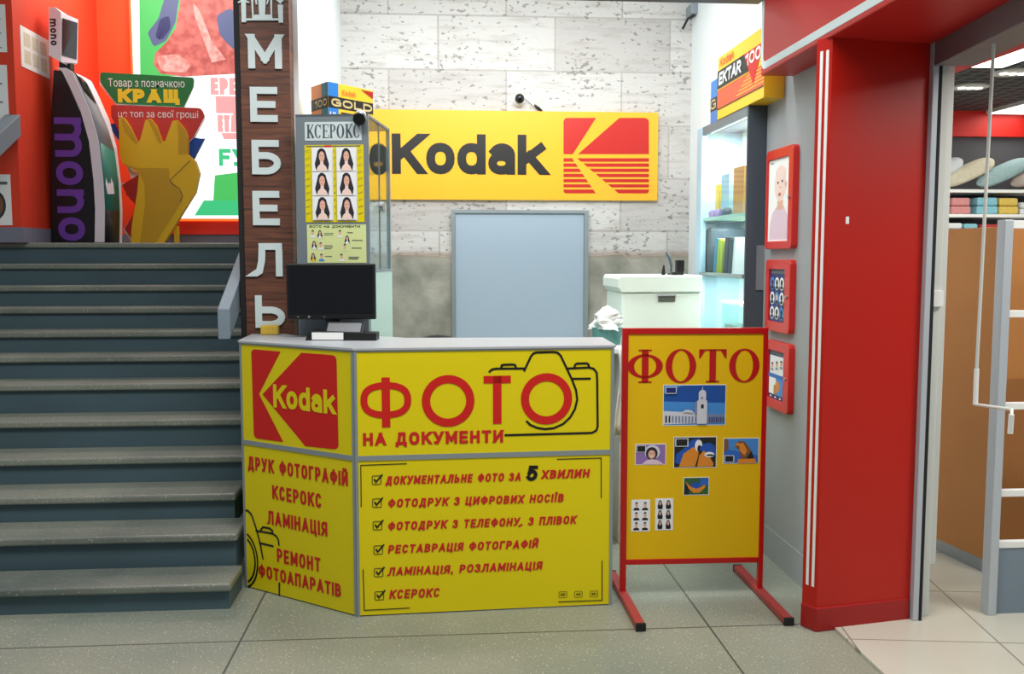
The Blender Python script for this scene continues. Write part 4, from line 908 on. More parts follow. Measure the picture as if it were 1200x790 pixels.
# side table with a crumpled bag and bin
tl = thing('side_table', 'narrow white side table between the counter and the copier', 'table', (.9, 5.2, 0))
xa, xb2 = atY(692, 400, 5.15).x, atY(728, 400, 5.15).x; TZ = 1.10
MB().box(xa, xb2, 5.05, 5.6, TZ - .03, TZ, 'white').build('tabletop', tl, bevel=.003); MB().box(xb2 - .02, xb2, 5.06, 5.59, 0, TZ - .03, 'white').build('side_panel', tl); MB().box(xa, xa + .02, 5.06, 5.59, 0, TZ - .03, 'white').build('side_panel', tl)
random.seed(3)
mb = MB(); rows = []
cx_, cy_ = atY(712, 385, 5.25).x, 5.27
for i in range(11):
    t_ = i / 10; row = []
    for j in range(22):
        an = 2 * math.pi * j / 22; rr = (1.0 - .35 * t_ - .65 * t_ ** 5) * (.085 + .018 * math.sin(3 * an + 5 * t_) + random.uniform(-.012, .012))
        row.append((cx_ + rr * math.cos(an) * 1.05, cy_ + rr * math.sin(an) * 1.4, TZ + .09 + .13 * t_ + random.uniform(-.008, .008)))
    rows.append(row)
mb.grid(rows, 'bag_white', closed=True, smooth=False); bagm = mb.build('plastic_bag'); tag(bagm, 'crumpled white plastic bag stuffed in the teal tub by the copier', 'bag')
mb = MB(); mb.tube([(cx_, cy_, TZ), (cx_, cy_, TZ + .10)], [.075, .09], 'teal_bin', 18); tag(mb.build('tub'), 'teal plastic tub on the narrow white side table', 'tub')
mb = MB(); rows = []
for i in range(9):
    t_ = i / 8; rows.append([Vector((xb2 - .045 + .04 * s_ + .015 * math.sin(5 * t_ + 3 * s_), 5.03 - .02 * math.sin(6 * s_ + 3 * t_), TZ + .02 - .5 * t_)) for s_ in [k / 6 for k in range(7)]])
mb.grid(rows, 'bag_white'); o = mb.build('cleaning_cloth'); o.modifiers.new('depth', 'SOLIDIFY').thickness = .004; tag(o, 'white cloth hanging over the edge of the white side table', 'cloth')

# office chair behind the counter
YO = 5.7; cxo = atY(513, 397, YO).x; zo = atY(513, 394, YO).z
t = thing('office_chair', 'black office chair behind the counter with only its back top showing', 'chair', (cxo, YO + .25, 0))
rows = []
for i in range(13):
    v = i / 12; wd = .2 * max(.3, 1 - abs(2 * v - 1) ** 5) ** .5; rows.append([(cxo + wd * u, YO - .03 + .07 * (1 - v), .62 + (zo - .62) * v - .03 * u * u * v) for u in [k / 5 - 1 for k in range(11)]])
o = MB().grid(rows, 'matte_black').build('backrest', t); o.modifiers.new('depth', 'SOLIDIFY').thickness = .05
MB().box(cxo - .23, cxo + .23, YO + .05, YO + .48, .44, .51, 'matte_black').build('seat', t, bevel=.025, seg=3)
MB().tube([(cxo, YO + .06, .46), (cxo, YO + .04, .7)], .02, 'black', 10).build('back_post', t)
MB().tube([(cxo, YO + .26, .08), (cxo, YO + .26, .44)], .025, 'black', 12).build('gas_post', t)
for k in range(5):
    a_ = 2 * math.pi * k / 5 + .3; e_ = Vector((cxo + .28 * math.cos(a_), YO + .26 + .28 * math.sin(a_), .065)); lg = MB().tube([(cxo, YO + .26, .1), e_], [.025, .016], 'black', 8).build('leg', t); MB().ball(e_ - Vector((0, 0, .035)), .03, .03, .03, 'black', 10, 6).build('caster', lg)

# ================================================================== WALL SHOWCASE (right of the kiosk)
XC = 1.64; YN, YF = 4.955, 5.93; TC = 2.40
t = thing('wall_showcase', 'lit wall showcase with glass front beside the grey pillar', 'showcase', (1.78, 5.4, 0))
MB().box(XC, XR, YN, YN + .02, 0, TC, 'cab_dark').build('end_panel', t, bevel=.002)
MB().box(XC - .005, XC + .03, YF - .11, YF, 0, TC, 'cab_blue').build('corner_post', t, bevel=.002)
MB().box(XC, XR, YF - .02, YF, 0, TC, 'cab_blue').build('end_panel', t)
MB().box(XC, XR, YN + .02, YF - .02, TC - .02, TC, 'cab_grey').build('top_panel', t)
MB().box(XR - .012, XR, YN + .02, YF - .02, 0, TC - .02, 'mint_white').build('back_panel', t)
MB().box(XC, XC + .02, YN + .02, YF - .11, TC - .05, TC - .02, 'cab_grey').build('rail', t)
MB().box(XC + .006, XC + .01, YN + .02, YF - .11, .5, TC - .05, 'glass_case').build('front_glass', t)
SH = [(1.496, 'alu'), (1.84, 'mint_panel')]
for z_, m_ in SH: MB().box(XC + .012, XR - .012, YN + .02, YF - .02, z_ - .018, z_, m_).build('shelf', t)
MB().box(XC + .012, XR - .012, YN + .02, YF - .02, 1.04, 1.06, 'mint_white').build('shelf', t)
MB().box(XC - .01, XC, YN + .02, YF - .11, 1.484, 1.504, 'alu').build('rail', t)
MB().box(XC + .0, XR, YN + .02, YF, 0, .5, 'cab_grey').build('plinth', t)
MB().box(XC + .03, XC + .06, YN + .1, YF - .1, TC - .035, TC - .02, 'spot_light').build('light_strip', t)
area('showcase_strip_lamp_low', (XC + .12, 5.4, 1.465), (0, 0, 0), .08, .7, 5.5, (1, 1, .97)).parent = t
area('showcase_strip_lamp_shelf', (XC + .12, 5.4, 1.81), (0, 0, 0), .08, .7, 4.5, (1, 1, .97)).parent = t
area('showcase_strip_lamp', (XC + .12, 5.4, TC - .04), (0, 0, 0), .1, .7, 15, (1, 1, .97)).parent = t
for o in [x for x in bpy.data.objects if x.name.startswith('showcase_strip_lamp')]: o.location = o.location - Vector((1.78, 5.4, 0))
Fh = Fr((1.742, 4.95, 0), (0, -1, 0), (-1, 0, 0))
MB().box(1.70, 1.742, 4.947, 4.955, 1.42, 1.66, 'plate_grey').build('hinge_plate', t)
# things on its shelves
ys = [5.72, 5.66, 5.61, 5.52, 5.43, 5.35]
for (m_, th, lb), y_ in zip((('album_blue', .045, 'blue slim photo album leaning first in the row on the lit shelf'), ('album_lime', .04, 'lime photo album beside the blue one on the lit shelf'), ('album_lime', .05, 'wider lime photo album next to the black ones'), ('album_black', .07, 'thick black photo album next to the lime ones'), ('album_black', .07, 'black photo album second from the lime ones'), ('white', .03, 'slim white photo album at the end of the row by the pillar')), ys):
    z0 = 1.496; h_ = .21 + .01 * math.sin(y_ * 40); s_ = .035
    A_ = [(XC + .05, y_, z0), (XC + .2, y_, z0), (XC + .2, y_ - th, z0), (XC + .05, y_ - th, z0), (XC + .05, y_ - s_, z0 + h_), (XC + .2, y_ - s_, z0 + h_), (XC + .2, y_ - th - s_, z0 + h_), (XC + .05, y_ - th - s_, z0 + h_)]
    mb = MB(); mb.hexa([A_[3], A_[2], A_[1], A_[0], A_[7], A_[6], A_[5], A_[4]], m_)
    tag(mb.build('photo_album', bevel=.003), lb, 'album', 'photo albums on the lit shelf')
pc = thing('camera_pouch', 'dark grey camera pouch standing behind the coloured albums', 'pouch', (XC + .24, 5.5, 1.496))
MB().box(XC + .04, XC + .27, 5.78, 5.86, 1.497, 1.78, 'pouch').build('body', pc, bevel=.02, seg=3); MB().box(XC + .14, XC + .24, 5.77, 5.779, 1.60, 1.72, 'plate_grey').build('label_patch', pc, bevel=.002)
for (m_, y0_, y1_, h_, lb, nm) in (('carton_blue', 5.46, 5.62, .25, 'pale blue carton on the upper showcase shelf', 'carton'), ('carton_brown', 5.2, 5.38, .27, 'brown carton on the upper showcase shelf by the pillar', 'carton'), ('film_yellow', 5.66, 5.74, .2, 'slim yellow carton on the upper showcase shelf', 'carton')):
    mb = MB(); mb.box(XC + .06, XC + .18, y0_, y1_, 1.84, 1.84 + h_, m_); o = mb.build('carton', bevel=.003); tag(o, lb, 'box', 'cartons on the upper showcase shelf')
    MB().box(XC + .057, XC + .06, y0_ + .02, y1_ - .02, 1.86, 1.84 + h_ * .6, 'white' if m_ != 'film_yellow' else 'film_orange').build
for k, (y_, m_) in enumerate(((5.70, 'trinket_violet'), (5.60, 'trinket_violet'), (5.42, 'pouch'))):
    mb = MB(); mb.tube([(XC + .04, y_, 1.84), (XC + .04, y_, 1.87), (XC + .04, y_, 1.885)], [.028, .03, .018], m_, 12)
    tag(mb.build('trinket_tin'), ('violet trinket tin before the slim yellow carton', 'violet trinket tin before the pale blue carton', 'dark trinket tin before the brown carton')[k], 'tin', 'trinket tins on the showcase shelf')
gb = thing('acrylic_box', 'clear acrylic box on the lowest visible showcase shelf', 'box', (XC + .15, 5.4, 1.06))
mb = MB(); mb.box(XC + .06, XC + .2, 5.2, 5.55, 1.06, 1.32, 'glass_mint'); mb.build('case', gb); MB().box(XC + .07, XC + .19, 5.22, 5.53, 1.062, 1.2, 'plate_grey').build('contents', gb, bevel=.004); MB().box(XC + .05, XC + .21, 5.19, 5.56, 1.32, 1.335, 'white').build('lid', gb)

# film cartons on top of it
FX = Fr((XC - .005, 5.62, 0), (0, -1, 0), (-1, 0, 0))
a, b = FX.uv(840.5, 135), FX.uv(891, 54)
t = thing('film_box', 'oversized yellow and orange film carton on the wall showcase', 'display box', (XC, 5.2, TC))
vb, vt = TC, FX.uv(842, 68)[1]
ua, ub = a[0], FX.uv(893, 60)[0] + .04
bx = MB().fbox(FX, ua, ub, vb, vt, -.16, 0, 'film_yellow').build('carton', t, bevel=.002)
w_, h_ = ub - ua, vt - vb; mb = MB(); c = Cv(mb, FX, ua, vb, w_, h_, .001)
c.rect(0, .17, 1, .47, 'ektar_orange')
for i in range(5): c.poly([(.45 + .05 * i, .22 + .05 * i), (1, .22 + .05 * i), (1, .235 + .05 * i), (.45 + .05 * i, .235 + .05 * i)], 'film_yellow')
c.rect(0, .49, .7, .78, 'black'); c.poly([(.6, .78), (.98, .78), (.8, .26)], 'sign_red'); c.rect(0, .155, 1, .172, 'black'); c.rect(0, .468, .66, .482, 'film_yellow')
text(mb, FX, 'Kodak', ua + w_ * .06, ua + w_ * .38, vb + h_ * .83, h_ * .13, .009, 'ektar_orange', .004); text(mb, FX, 'EKTAR', ua + w_ * .04, ua + w_ * .54, vb + h_ * .54, h_ * .2, .017, 'white', .004, gap=.1, shear=.15); text(mb, FX, '100', ua + w_ * .64, ua + w_ * .94, vb + h_ * .58, h_ * .18, .014, 'white', .004, gap=.12)
mb.build('front_print', bx)
t = thing('film_box', 'blue film carton behind the yellow and orange one on the wall showcase', 'display box', (XC, 5.7, TC))
y1_ = atX(833, 110, XC + .02).y; y0_ = 5.60; zt_ = atX(834, 96, XC + .02).z
bx = MB().box(XC + .02, XC + .14, y0_, y1_, TC, zt_, 'film_blue').build('carton', t, bevel=.002)
mb = MB(); F3 = Fr((XC + .02, y1_, TC), (0, -1, 0), (-1, 0, 0)); wq = y1_ - y0_; hq = zt_ - TC; mb.fbox(F3, 0, wq, hq * .3, hq * .6, 0, .001, 'black'); text(mb, F3, 'G', wq * .1, wq * .9, hq * .34, hq * .22, .01, 'film_gold', .003); mb.build('front_print', bx)

# ================================================================== RED PICTURE FRAMES ON THE GREY PILLAR
FQ = Fr((1.742, 4.95, 0), (0, -1, 0), (-1, 0, 0))
def pframe(pxs, label, draw, ins):
    us = [FQ.uv(*p) for p in pxs]; u0_ = (us[0][0] + us[3][0]) / 2; u1_ = (us[1][0] + us[2][0]) / 2; v1_ = (us[0][1] + us[1][1]) / 2; v0_ = (us[2][1] + us[3][1]) / 2
    t = thing('picture_frame', label, 'picture frame', (1.742, 4.65, v0_), 'red picture frames on the grey pillar')
    D = .032; rr = .03
    o = rnd([(u0_, v0_), (u1_, v0_), (u1_, v1_), (u0_, v1_)], [rr] * 4, 5); a_, b_, c_, d_ = ins
    i = rnd([(u0_ + a_, v0_ + b_), (u1_ - c_, v0_ + b_), (u1_ - c_, v1_ - d_), (u0_ + a_, v1_ - d_)], [.004] * 4, 5)
    mb = MB(); mb.ring(FQ, o, i, 0, D, 'frame_red'); mb.build('frame', t, bevel=.004)
    mb = MB(); mb.fbox(FQ, u0_ + a_, u1_ - c_, v0_ + b_, v1_ - d_, 0, .022, 'print_white'); draw(Cv(mb, FQ, u0_ + a_, v0_ + b_, u1_ - u0_ - a_ - c_, v1_ - v0_ - b_ - d_, .0225)); mb.build('photo', t)
    q_ = FQ.p(u1_ - .035, (v0_ + v1_) / 2, D); MB().tube([q_, q_ + FQ.N * .008], .009, 'silver', 12).build('lock_knob', t)
def baby(c):
    c.rect(0, 0, 1, 1, 'paper'); c.poly([(.08, .02), (.1, .2), (.2, .34), (.4, .42), (.75, .42), (.92, .3), (.98, .02)], 'pinkwear'); c.poly([(.42, .38), (.45, .5), (.7, .5), (.72, .38)], 'skin'); c.ell(.56, .68, .26, .2, 'skin_light', 24); c.ell(.58, .82, .24, .09, 'skin_light', 20)
    c.ell(.46, .71, .035, .016, 'hair', 10); c.ell(.66, .72, .035, .016, 'hair', 10); c.poly([(.52, .66), (.58, .63), (.62, .66)], 'skin'); c.ell(.55, .565, .07, .022, 'lip', 12); c.ell(.82, .68, .04, .035, 'skin', 10)
    c.rect(.08, .955, .24, .965, 'grey_text')
def faces9(c):
    c.rect(0, 0, 1, 1, 'print_navy'); c.rect(.08, .92, .92, .97, 'grey_text')
    for i in range(3):
        for j in range(3):
            x, y = .18 + i * .32, .17 + j * .28; c.ell(x, y, .14, .125, ('print_white', 'paper', 'sky_blue')[(i + j) % 3], 14); c.ell(x, y + .02, .07, .06, 'hair' if (i * j) % 2 == 0 else 'skin', 10); c.ell(x, y - .07, .09, .035, 'album_black', 10)
def docs(c):
    c.rect(0, 0, 1, 1, 'print_navy'); c.rect(.06, .52, .94, .9, 'print_white'); c.rect(.1, .93, .9, .97, 'grey_text')
    for x, y in ((.22, .68), (.52, .72), (.8, .76)): c.ell(x, y + .04, .07, .035, 'hair', 8); c.ell(x, y, .08, .04, 'skin', 8); c.rect(x - .08, y - .1, x + .08, y - .05, 'plate_grey')
    c.rect(0, .44, 1, .52, 'print_blue'); c.rect(.06, .1, .5, .44, 'paper'); c.rect(.5, .1, .94, .44, 'sky_blue'); c.ell(.6, .28, .14, .12, 'parrot_orange', 10); c.rect(.38, .1, .55, .3, 'carton_brown')
    for x in (.2, .5, .8): c.ell(x, .05, .06, .02, 'paper', 8)
pframe([(904.5, 181), (936.5, 166), (935.5, 290.5), (903.5, 293)], 'tall red-framed photo of a baby in pink, topmost on the grey pillar', baby, (.02, .04, .06, .05))
pframe([(903.5, 305), (933, 303.5), (932, 391.5), (903.5, 387)], 'red-framed print of small round portraits under the baby photo', faces9, (.045, .05, .075, .05))
pframe([(902.5, 399), (931.5, 402), (930.5, 487.5), (902.5, 474)], 'red-framed print with a blue band, lowest on the grey pillar', docs, (.045, .05, .075, .05))

# ================================================================== SHOP FRONT
J = (2.054, 3.838); Kk = (J[0] - .078 * 1.6, J[1] - .67 * 1.6)
FH = fr2(J, Kk)
dj = struct(MB().box(2.053, 2.080, 3.838, 3.90, SHOP_Z, 2.53, 'jamb_alu').build('door_2', at_origin=True, bevel=.003))
MB().box(2.080, 2.092, 3.836, 3.90, SHOP_Z, 2.42, 'matte_black').build('door_gap_dark', dj)  # black strip put in for the dark gap beside the post
MB().box(2.092, 2.15, 3.885, 3.90, SHOP_Z, 2.44, 'jamb_white').build('door_frame', dj, bevel=.003)
MB().box(2.155, 2.215, 3.96, 3.975, .22, 2.44, 'jamb_white').build('door_leaf', dj, bevel=.003)
MB().box(2.093, 2.152, 3.865, 3.885, 1.385, 1.455, 'white').build('door_bracket', dj, bevel=.003)
za, zb_ = (FH.uv(1090, 80)[1] + FH.uv(1200, 25)[1]) / 2, FH.uv(1082, 44)[1]
sh = struct(MB().fbox(FH, 0.0, 1.7, za, 2.60, -.16, 0, 'shutter_grey').build('door_shutter_box', at_origin=True, bevel=.004))
MB().fbox(FH, 0.0, 1.7, 2.515, 2.545, 0, .012, 'cab_grey').build('trim', sh)
# crank
t = thing('shutter_crank', 'white crank rod with bent handle hanging from the shutter box', 'crank', (2.03, 3.5, 1.03))
Pc = [FH.uv(1148, 62), FH.uv(1129, 432), FH.uv(1127.5, 474), FH.uv(1169, 480), FH.uv(1167, 508)]
pp = [FH.p(u, v, -.05) for u, v in Pc]; pp[0].z = za + .01
MB().tube([pp[0], pp[1]], .0065, 'jamb_white', 10).build('rod', t); MB().tube([pp[1], pp[2], pp[3], pp[4]], .0065, 'white', 10).build('crank_arm', t)
MB().tube([pp[1], pp[2]], .0095, 'white', 10).build('grip', t); MB().tube([pp[4], pp[4] + (pp[3] - pp[4]) * .8], .0095, 'white', 10).build('grip', t)

# gate
t = thing('shop_gate', 'white-railed shop gate with grey lower panel just inside the doorway', 'gate', (2.43, 3.89, SHOP_Z))
gx0, gx1 = atY(1163, 600, 3.87).x, 3.35; GT = 1.757
pz = lambda y: atY(1190, y, 3.89).z
gpx = atY(1173, 600, 3.87).x
MB().box(gx0, gpx, 3.87, 3.93, SHOP_Z, GT, 'jamb_alu').build('post', t, bevel=.003)
MB().box(gx1, gx1 + .07, 3.87, 3.93, SHOP_Z, GT, 'jamb_alu').build('post', t, bevel=.003)
for y_, h_ in ((263, .035), (368, .03), (476, .03), (578, .03), (638, .03)):
    z_ = pz(y_); MB().box(gpx, gx1, 3.885, 3.915, z_ - h_ / 2, z_ + h_ / 2, 'white').build('rail', t, bevel=.002)
MB().box(gpx, gx1, 3.89, 3.91, SHOP_Z, pz(641), 'gate_grey').build('lower_panel', t)
# brown unit
t = thing('brown_cabinet', 'plain brown wood-board unit behind the shop gate', 'cabinet', (3.1, 4.6, SHOP_Z))
zt_ = atY(1112, 268, 4.7).z
MB().prism([(2.723, 4.38), (3.7, 4.38), (3.7, 4.80), (2.665, 4.80)], .08, zt_, 'brown').build('carcass', t, bevel=.002); MB().prism([(2.73, 4.385), (3.7, 4.385), (3.7, 4.79), (2.675, 4.79)], SHOP_Z, .08, 'plate_grey').build('plinth', t)
MB().box(2.735, 3.7, 4.372, 4.38, .10, 1.0, 'brown_dark').build('door', t, bevel=.001)
# shop room
YS = 8.0; CZ = 2.86
struct(MB().box(2.3, 8.2, YS, YS + .1, 0, CZ, 'shop_wall').build('wall_shop_back', at_origin=True)); struct(MB().box(2.11, 2.16, 4.0, YS, 0, CZ, 'white_wall').build('wall_shop_left', at_origin=True)); struct(MB().box(8.1, 8.2, 2.6, YS, 0, CZ, 'white_wall').build('wall_shop_right', at_origin=True))
struct(MB().box(2.2, 8.2, 3.9, YS + .1, CZ, CZ + .1, 'slat_ceiling').build('ceiling_shop', at_origin=True))
zr0, zr1 = atY(1150, 160, YS - .05).z, atY(1150, 134, YS - .05).z
struct(MB().box(2.3, 8.1, YS - .05, YS, zr0, max(zr1, CZ), 'shop_red').build('trim_shop', at_origin=True))
def ceil_panel(px, w_, d_, label, spot=False):
    q_ = atZ(*px, CZ)
    t = thing('downlight' if spot else 'light_panel', label, 'ceiling light', (q_.x, q_.y, CZ), 'shop ceiling downlights' if spot else 'square shop light panels')
    if spot:
        MB().tube([(q_.x, q_.y, CZ - .012), (q_.x, q_.y, CZ)], w_, 'jamb_white', 20).build('rim', t); m = MB()
        for k in (-.5, 0, .5): MB().tube([(q_.x + k * w_, q_.y, CZ - .02), (q_.x + k * w_, q_.y, CZ - .012)], w_ * .2, 'spot_light', 12).build('lamp', t)
    else:
        MB().box(q_.x - w_, q_.x + w_, q_.y - d_, q_.y + d_, CZ - .03, CZ, 'jamb_white').build('frame', t); MB().box(q_.x - w_ + .02, q_.x + w_ - .02, q_.y - d_ + .02, q_.y + d_ - .02, CZ - .034, CZ - .03, 'panel_light').build('diffuser', t)
ceil_panel((1168, 61), .24, .32, 'large bright light panel near the shop doorway'); ceil_panel((1207, 123), .2, .3, 'bright light panel farther back in the shop ceiling')
ceil_panel((1137, 101), .13, 0, 'oval downlight between the crank rod and the jamb', True); ceil_panel((1187, 84), .13, 0, 'oval downlight beside the large light panel', True)
# shelving with bedding
zs1, zs2, zs3 = atY(1150, 222, YS - .45).z, atY(1150, 251, YS - .45).z, atY(1150, 275, YS - .45).z
t = thing('shop_shelving', 'white shop shelving with pillows and folded bedding at the shop back wall', 'shelving', (5, YS - .2, 0))
for z_ in (zs1, zs2, zs3): MB().box(3.6, 8.0, YS - .45, YS, z_ - .025, z_, 'white').build('shelf', t)
for x_ in (3.6, 5.6, 8.0): MB().box(x_, x_ + .03, YS - .44, YS - .05, SHOP_Z, zs1 + .4, 'shop_wall').build('upright', t)
def pillow(px, m_, lb, dx=0):
    q_ = atY(*px, YS - .25); mb = MB(); L_, H_ = .25, .07; rows = []; an = R(24); n = 14
    def P(u, v, s_):
        th = .075 * max(0, (1 - abs(u) ** 3)) ** .5 * max(0, (1 - abs(v) ** 3)) ** .5 * s_
        return (u * L_, v * H_ * (1.02 - abs(u) ** 3) ** .5, th)
    g1 = [[P(-1 + 2 * i / n, -1 + 2 * j / n, 1) for j in range(n + 1)] for i in range(n + 1)]; g2 = [[P(-1 + 2 * i / n, -1 + 2 * j / n, -1) for j in range(n + 1)] for i in range(n + 1)]
    zmin = -L_ * math.sin(an) - H_ * math.cos(an) * .9
    def T(p):
        u, v, w__ = p; return (q_.x + u * math.cos(an) - v * math.sin(an), YS - .24 + w__ + v * .2, zs1 - zmin + .0 + u * math.sin(an) + v * math.cos(an))
    mb.grid([[T(p) for p in r] for r in g1], m_); mb.grid([[T(p) for p in r][::-1] for r in g2], m_)
    tag(mb.build('pillow'), lb, 'pillow', 'pillows on the top shop shelf')
pillow((1098, 205), 'cloth_white', 'white pillow next to the shop doorway jamb'); pillow((1135, 205), 'cloth_cream', 'cream pillow leaning between the white and teal ones'); pillow((1176, 205), 'cloth_teal', 'teal patterned pillow beside the cream one'); pillow((1216, 205), 'cloth_taupe', 'taupe pillow beyond the teal one')
def fold(px0, px1, zb_, h_, m_, lb):
    a, b = atY(px0, 240, YS - .4).x, atY(px1, 240, YS - .4).x; t = thing('folded_bedding', lb, 'bedding', ((a + b) / 2, YS - .3, zb_), 'folded bedding on the shop shelves'); n = 2
    for k in range(n): MB().box(a + .006 * k, b - .004 * k, YS - .43 + .006 * k, YS - .08, zb_ + h_ * k / n, zb_ + h_ * (k + 1) / n - .003, m_).build('folded_layer', t, bevel=.016, seg=3)
hh = zs1 - .03 - zs2
fold(1113, 1136, zs2, hh * .8, 'cloth_pink', 'pink folded bedding on the middle shop shelf'); fold(1143, 1168, zs2, hh * .82, 'cloth_aqua', 'aqua folded bedding on the middle shop shelf'); fold(1169, 1192, zs2, hh * .8, 'cloth_yellow', 'yellow patterned bedding on the middle shop shelf'); fold(1194, 1216, zs2, hh * .6, 'cloth_white', 'white bedding beyond the yellow bedding')
fold(1108, 1128, zs3, .1, 'cloth_white', 'white folded bedding on the lower shop shelf'); fold(1129, 1146, zs3, .095, 'cloth_aqua', 'aqua folded bedding on the lower shop shelf'); fold(1148, 1176, zs3, .09, 'cloth_red', 'red folded bedding on the lower shop shelf')

# ================================================================== LANDING
YL = 8.8
# backlit poster
FLb = Fr((0, YL - .08, 0), (1, 0, 0), (0, -1, 0)); a, b = FLb.uv(162, 256), FLb.uv(312, -30)
b = (min(b[0], -.92), b[1])
t = thing('lightbox_poster', 'large backlit advertising poster on the orange hall wall', 'poster', ((a[0] + b[0]) / 2, YL, a[1]))
MB().fbox(FLb, a[0] - .02, b[0], a[1] - .02, b[1], -.068, -.002, 'lb_orange').build('case', t)
mb = MB(); mb.fbox(FLb, a[0], b[0], a[1], b[1], -.002, 0, 'lb_white')
def c7(p): return (160 + p[0] * .3672, p[1] * .3671)
ppoly(mb, FLb, [c7(p) for p in [(8, -60), (330, -60), (330, 232), (170, 232), (150, 242), (12, 245)]], 'lb_green', .001)
ppoly(mb, FLb, [c7(p) for p in [(150, -60), (300, -60), (325, 60), (330, 235), (150, 245), (75, 235), (55, 205), (60, 170), (95, 135), (125, 90)]], 'lb_pink', .002)
ppoly(mb, FLb, [c7(p) for p in [(180, 10), (200, 30), (240, 130), (285, 190), (240, 200), (215, 130), (185, 50)]], 'lb_pink_light', .003)
ppoly(mb, FLb, [c7(p) for p in rnd([(62, 180), (130, 172), (175, 205), (160, 232), (80, 228)], [14] * 5)], 'lb_pink_light', .003)
ppoly(mb, FLb, [c7(p) for p in rnd([(100, -40), (140, -40), (125, 70), (95, 130), (55, 150), (35, 105), (70, 60)], [10] * 7)], 'lb_blue', .003)
ppoly(mb, FLb, [c7(p) for p in rnd([(75, 60), (105, 50), (110, 90), (80, 130), (60, 120)], [12] * 5)], 'lb_navy', .004)
ppoly(mb, FLb, [c7(p) for p in rnd([(255, 50), (300, 25), (330, 60), (330, 170), (300, 150), (265, 110)], [12] * 6)], 'lb_blue', .003)
ppoly(mb, FLb, [c7(p) for p in [(270, 425), (330, 425), (330, 445), (280, 445)]], 'lb_rose', .002)
ppoly(mb, FLb, [c7(p) for p in [(250, 560), (330, 550), (330, 640), (245, 640)]], 'lb_green', .002); ppoly(mb, FLb, [c7(p) for p in [(215, 640), (330, 640), (330, 688), (185, 688)]], 'lb_mint', .0015)
for s_, y_, x0_ in (('ЕРЕ', 303, 245), ('МІЦ', 362, 262), ('ЕТА', 422, 268)): ptext(mb, FLb, s_, c7((x0_ - 8, y_)), c7((322, y_)), 20, .040, 'lb_rose', lift=.004, gap=.12)
ptext(mb, FLb, 'FУ', c7((264, 530)), c7((352, 530)), 20, .036, 'lb_mint', lift=.004, gap=.14)
mb.build('print', t)
struct(MB().box(-2.75, -.92, YL - .05, YL, LZ + .1, a[1] - .03, 'band_red').build('trim_3', at_origin=True))
# payment terminal
YT = 7.55
def qx(px, py, dy=0): return atY(px, py, YT + dy)
FT2 = Fr((0, YT, 0), (1, 0, 0), (0, -1, 0))
t = thing('payment_terminal', 'curved black and white payment terminal with a small screen head by the orange wall', 'payment terminal', (qx(95, 284).x, YT, LZ2))
def c8(p): return (p[0] * .38, p[1] * .3797)
bodypx = [(160, 800), (155, 560), (158, 330), (165, 215), (185, 218), (215, 270), (255, 360), (280, 440), (297, 560), (300, 650), (300, 800)]
mb = MB(); pts = [FT2.uv(*c8(p)) for p in bodypx]; pts = [(u, max(v, LZ2)) for u, v in pts]; mb.fprism(FT2, pts[::-1], -.4, 0, 'kiosk_black'); mb.build('cabinet_body', t, bevel=.006)
# side lettering reading upwards
FTv = Fr((0, YT, 0), (0, 0, 1), (0, -1, 0))
class Rot:
    def __init__(s, F, o): s.F, s.o = F, o
    def p(s, u, v, n=0): return s.F.p(s.o[0] + v, s.o[1] - u, n)
o_ = FT2.uv(*c8((166, 362))); o2 = FT2.uv(*c8((166, 752))); hw = FT2.uv(*c8((252, 752)))[0] - o2[0]
class RotL(Rot):
    def p(s, u, v, n=0): return s.F.p(s.o[0] + v, s.o[1] - u, n)
mb = MB(); rt_ = RotL(FT2, (o_[0] + hw * 1.0, o_[1]))
class RotM:
    def p(s, u, v, n=0): return FT2.p(o_[0] + hw - v, o_[1] - u, n) if False else FT2.p(o_[0] + v, o_[1] - u, n)
text(mb, RotM(), 'mono', 0, o_[1] - max(o2[1], LZ2 + .02), 0, hw / .8, .05, 'kiosk_purple', lift=.003, gap=.14); mb.build('lettering', t)
# white curved trim and angled front face
cur = [(182, 214), (200, 225), (225, 275), (258, 350), (283, 440), (297, 560), (302, 650), (302, 790)]
tr = [FT2.uv(*c8(p)) for p in cur]; tr = [(u, max(v, LZ2 + .0)) for u, v in tr]
mb = MB(); w_ = .055
rows = [[FT2.p(u - w_ * .3, v + .01, .012), FT2.p(u + w_, v + .01, .012), FT2.p(u + w_, v + .01, -.4), FT2.p(u - w_ * .3, v + .01, -.4)] for u, v in tr]; mb.grid(rows, 'kiosk_white', closed=True, smooth=False); mb.build('trim', t)
fpx = [(248, 240), (270, 265), (300, 330), (330, 400), (350, 470), (362, 560), (366, 650), (366, 790)]
FT3 = Fr((0, YT + .22, 0), (1, 0, 0), (0, -1, 0)); fr_ = [FT3.uv(*c8(p)) for p in fpx]; fr_ = [(u, max(v, LZ2)) for u, v in fr_]
def frontseg(i0, i1, m_, name, x0=0., x1=1., lift=0.):
    mb = MB(); rows = []
    for i in range(i0, i1 + 1):
        L_ = FT2.p(tr[i][0] + w_, tr[i][1], 0); R_ = FT2.p(fr_[i][0], fr_[i][1], -.22); n_ = Vector((.5, -.8, .2)) * lift
        rows.append([L_.lerp(R_, x0) + n_, L_.lerp(R_, x1) + n_])
    mb.grid(rows, m_, smooth=True); o = mb.build(name, t); o.modifiers.new('depth', 'SOLIDIFY').thickness = .01; return o
frontseg(0, 4, 'kiosk_grey', 'front_panel'); frontseg(4, 6, 'kiosk_green', 'front_panel'); frontseg(6, 7, 'kiosk_black', 'front_panel'); frontseg(0, 2, 'screen_black', 'screen', .15, .85, .012)
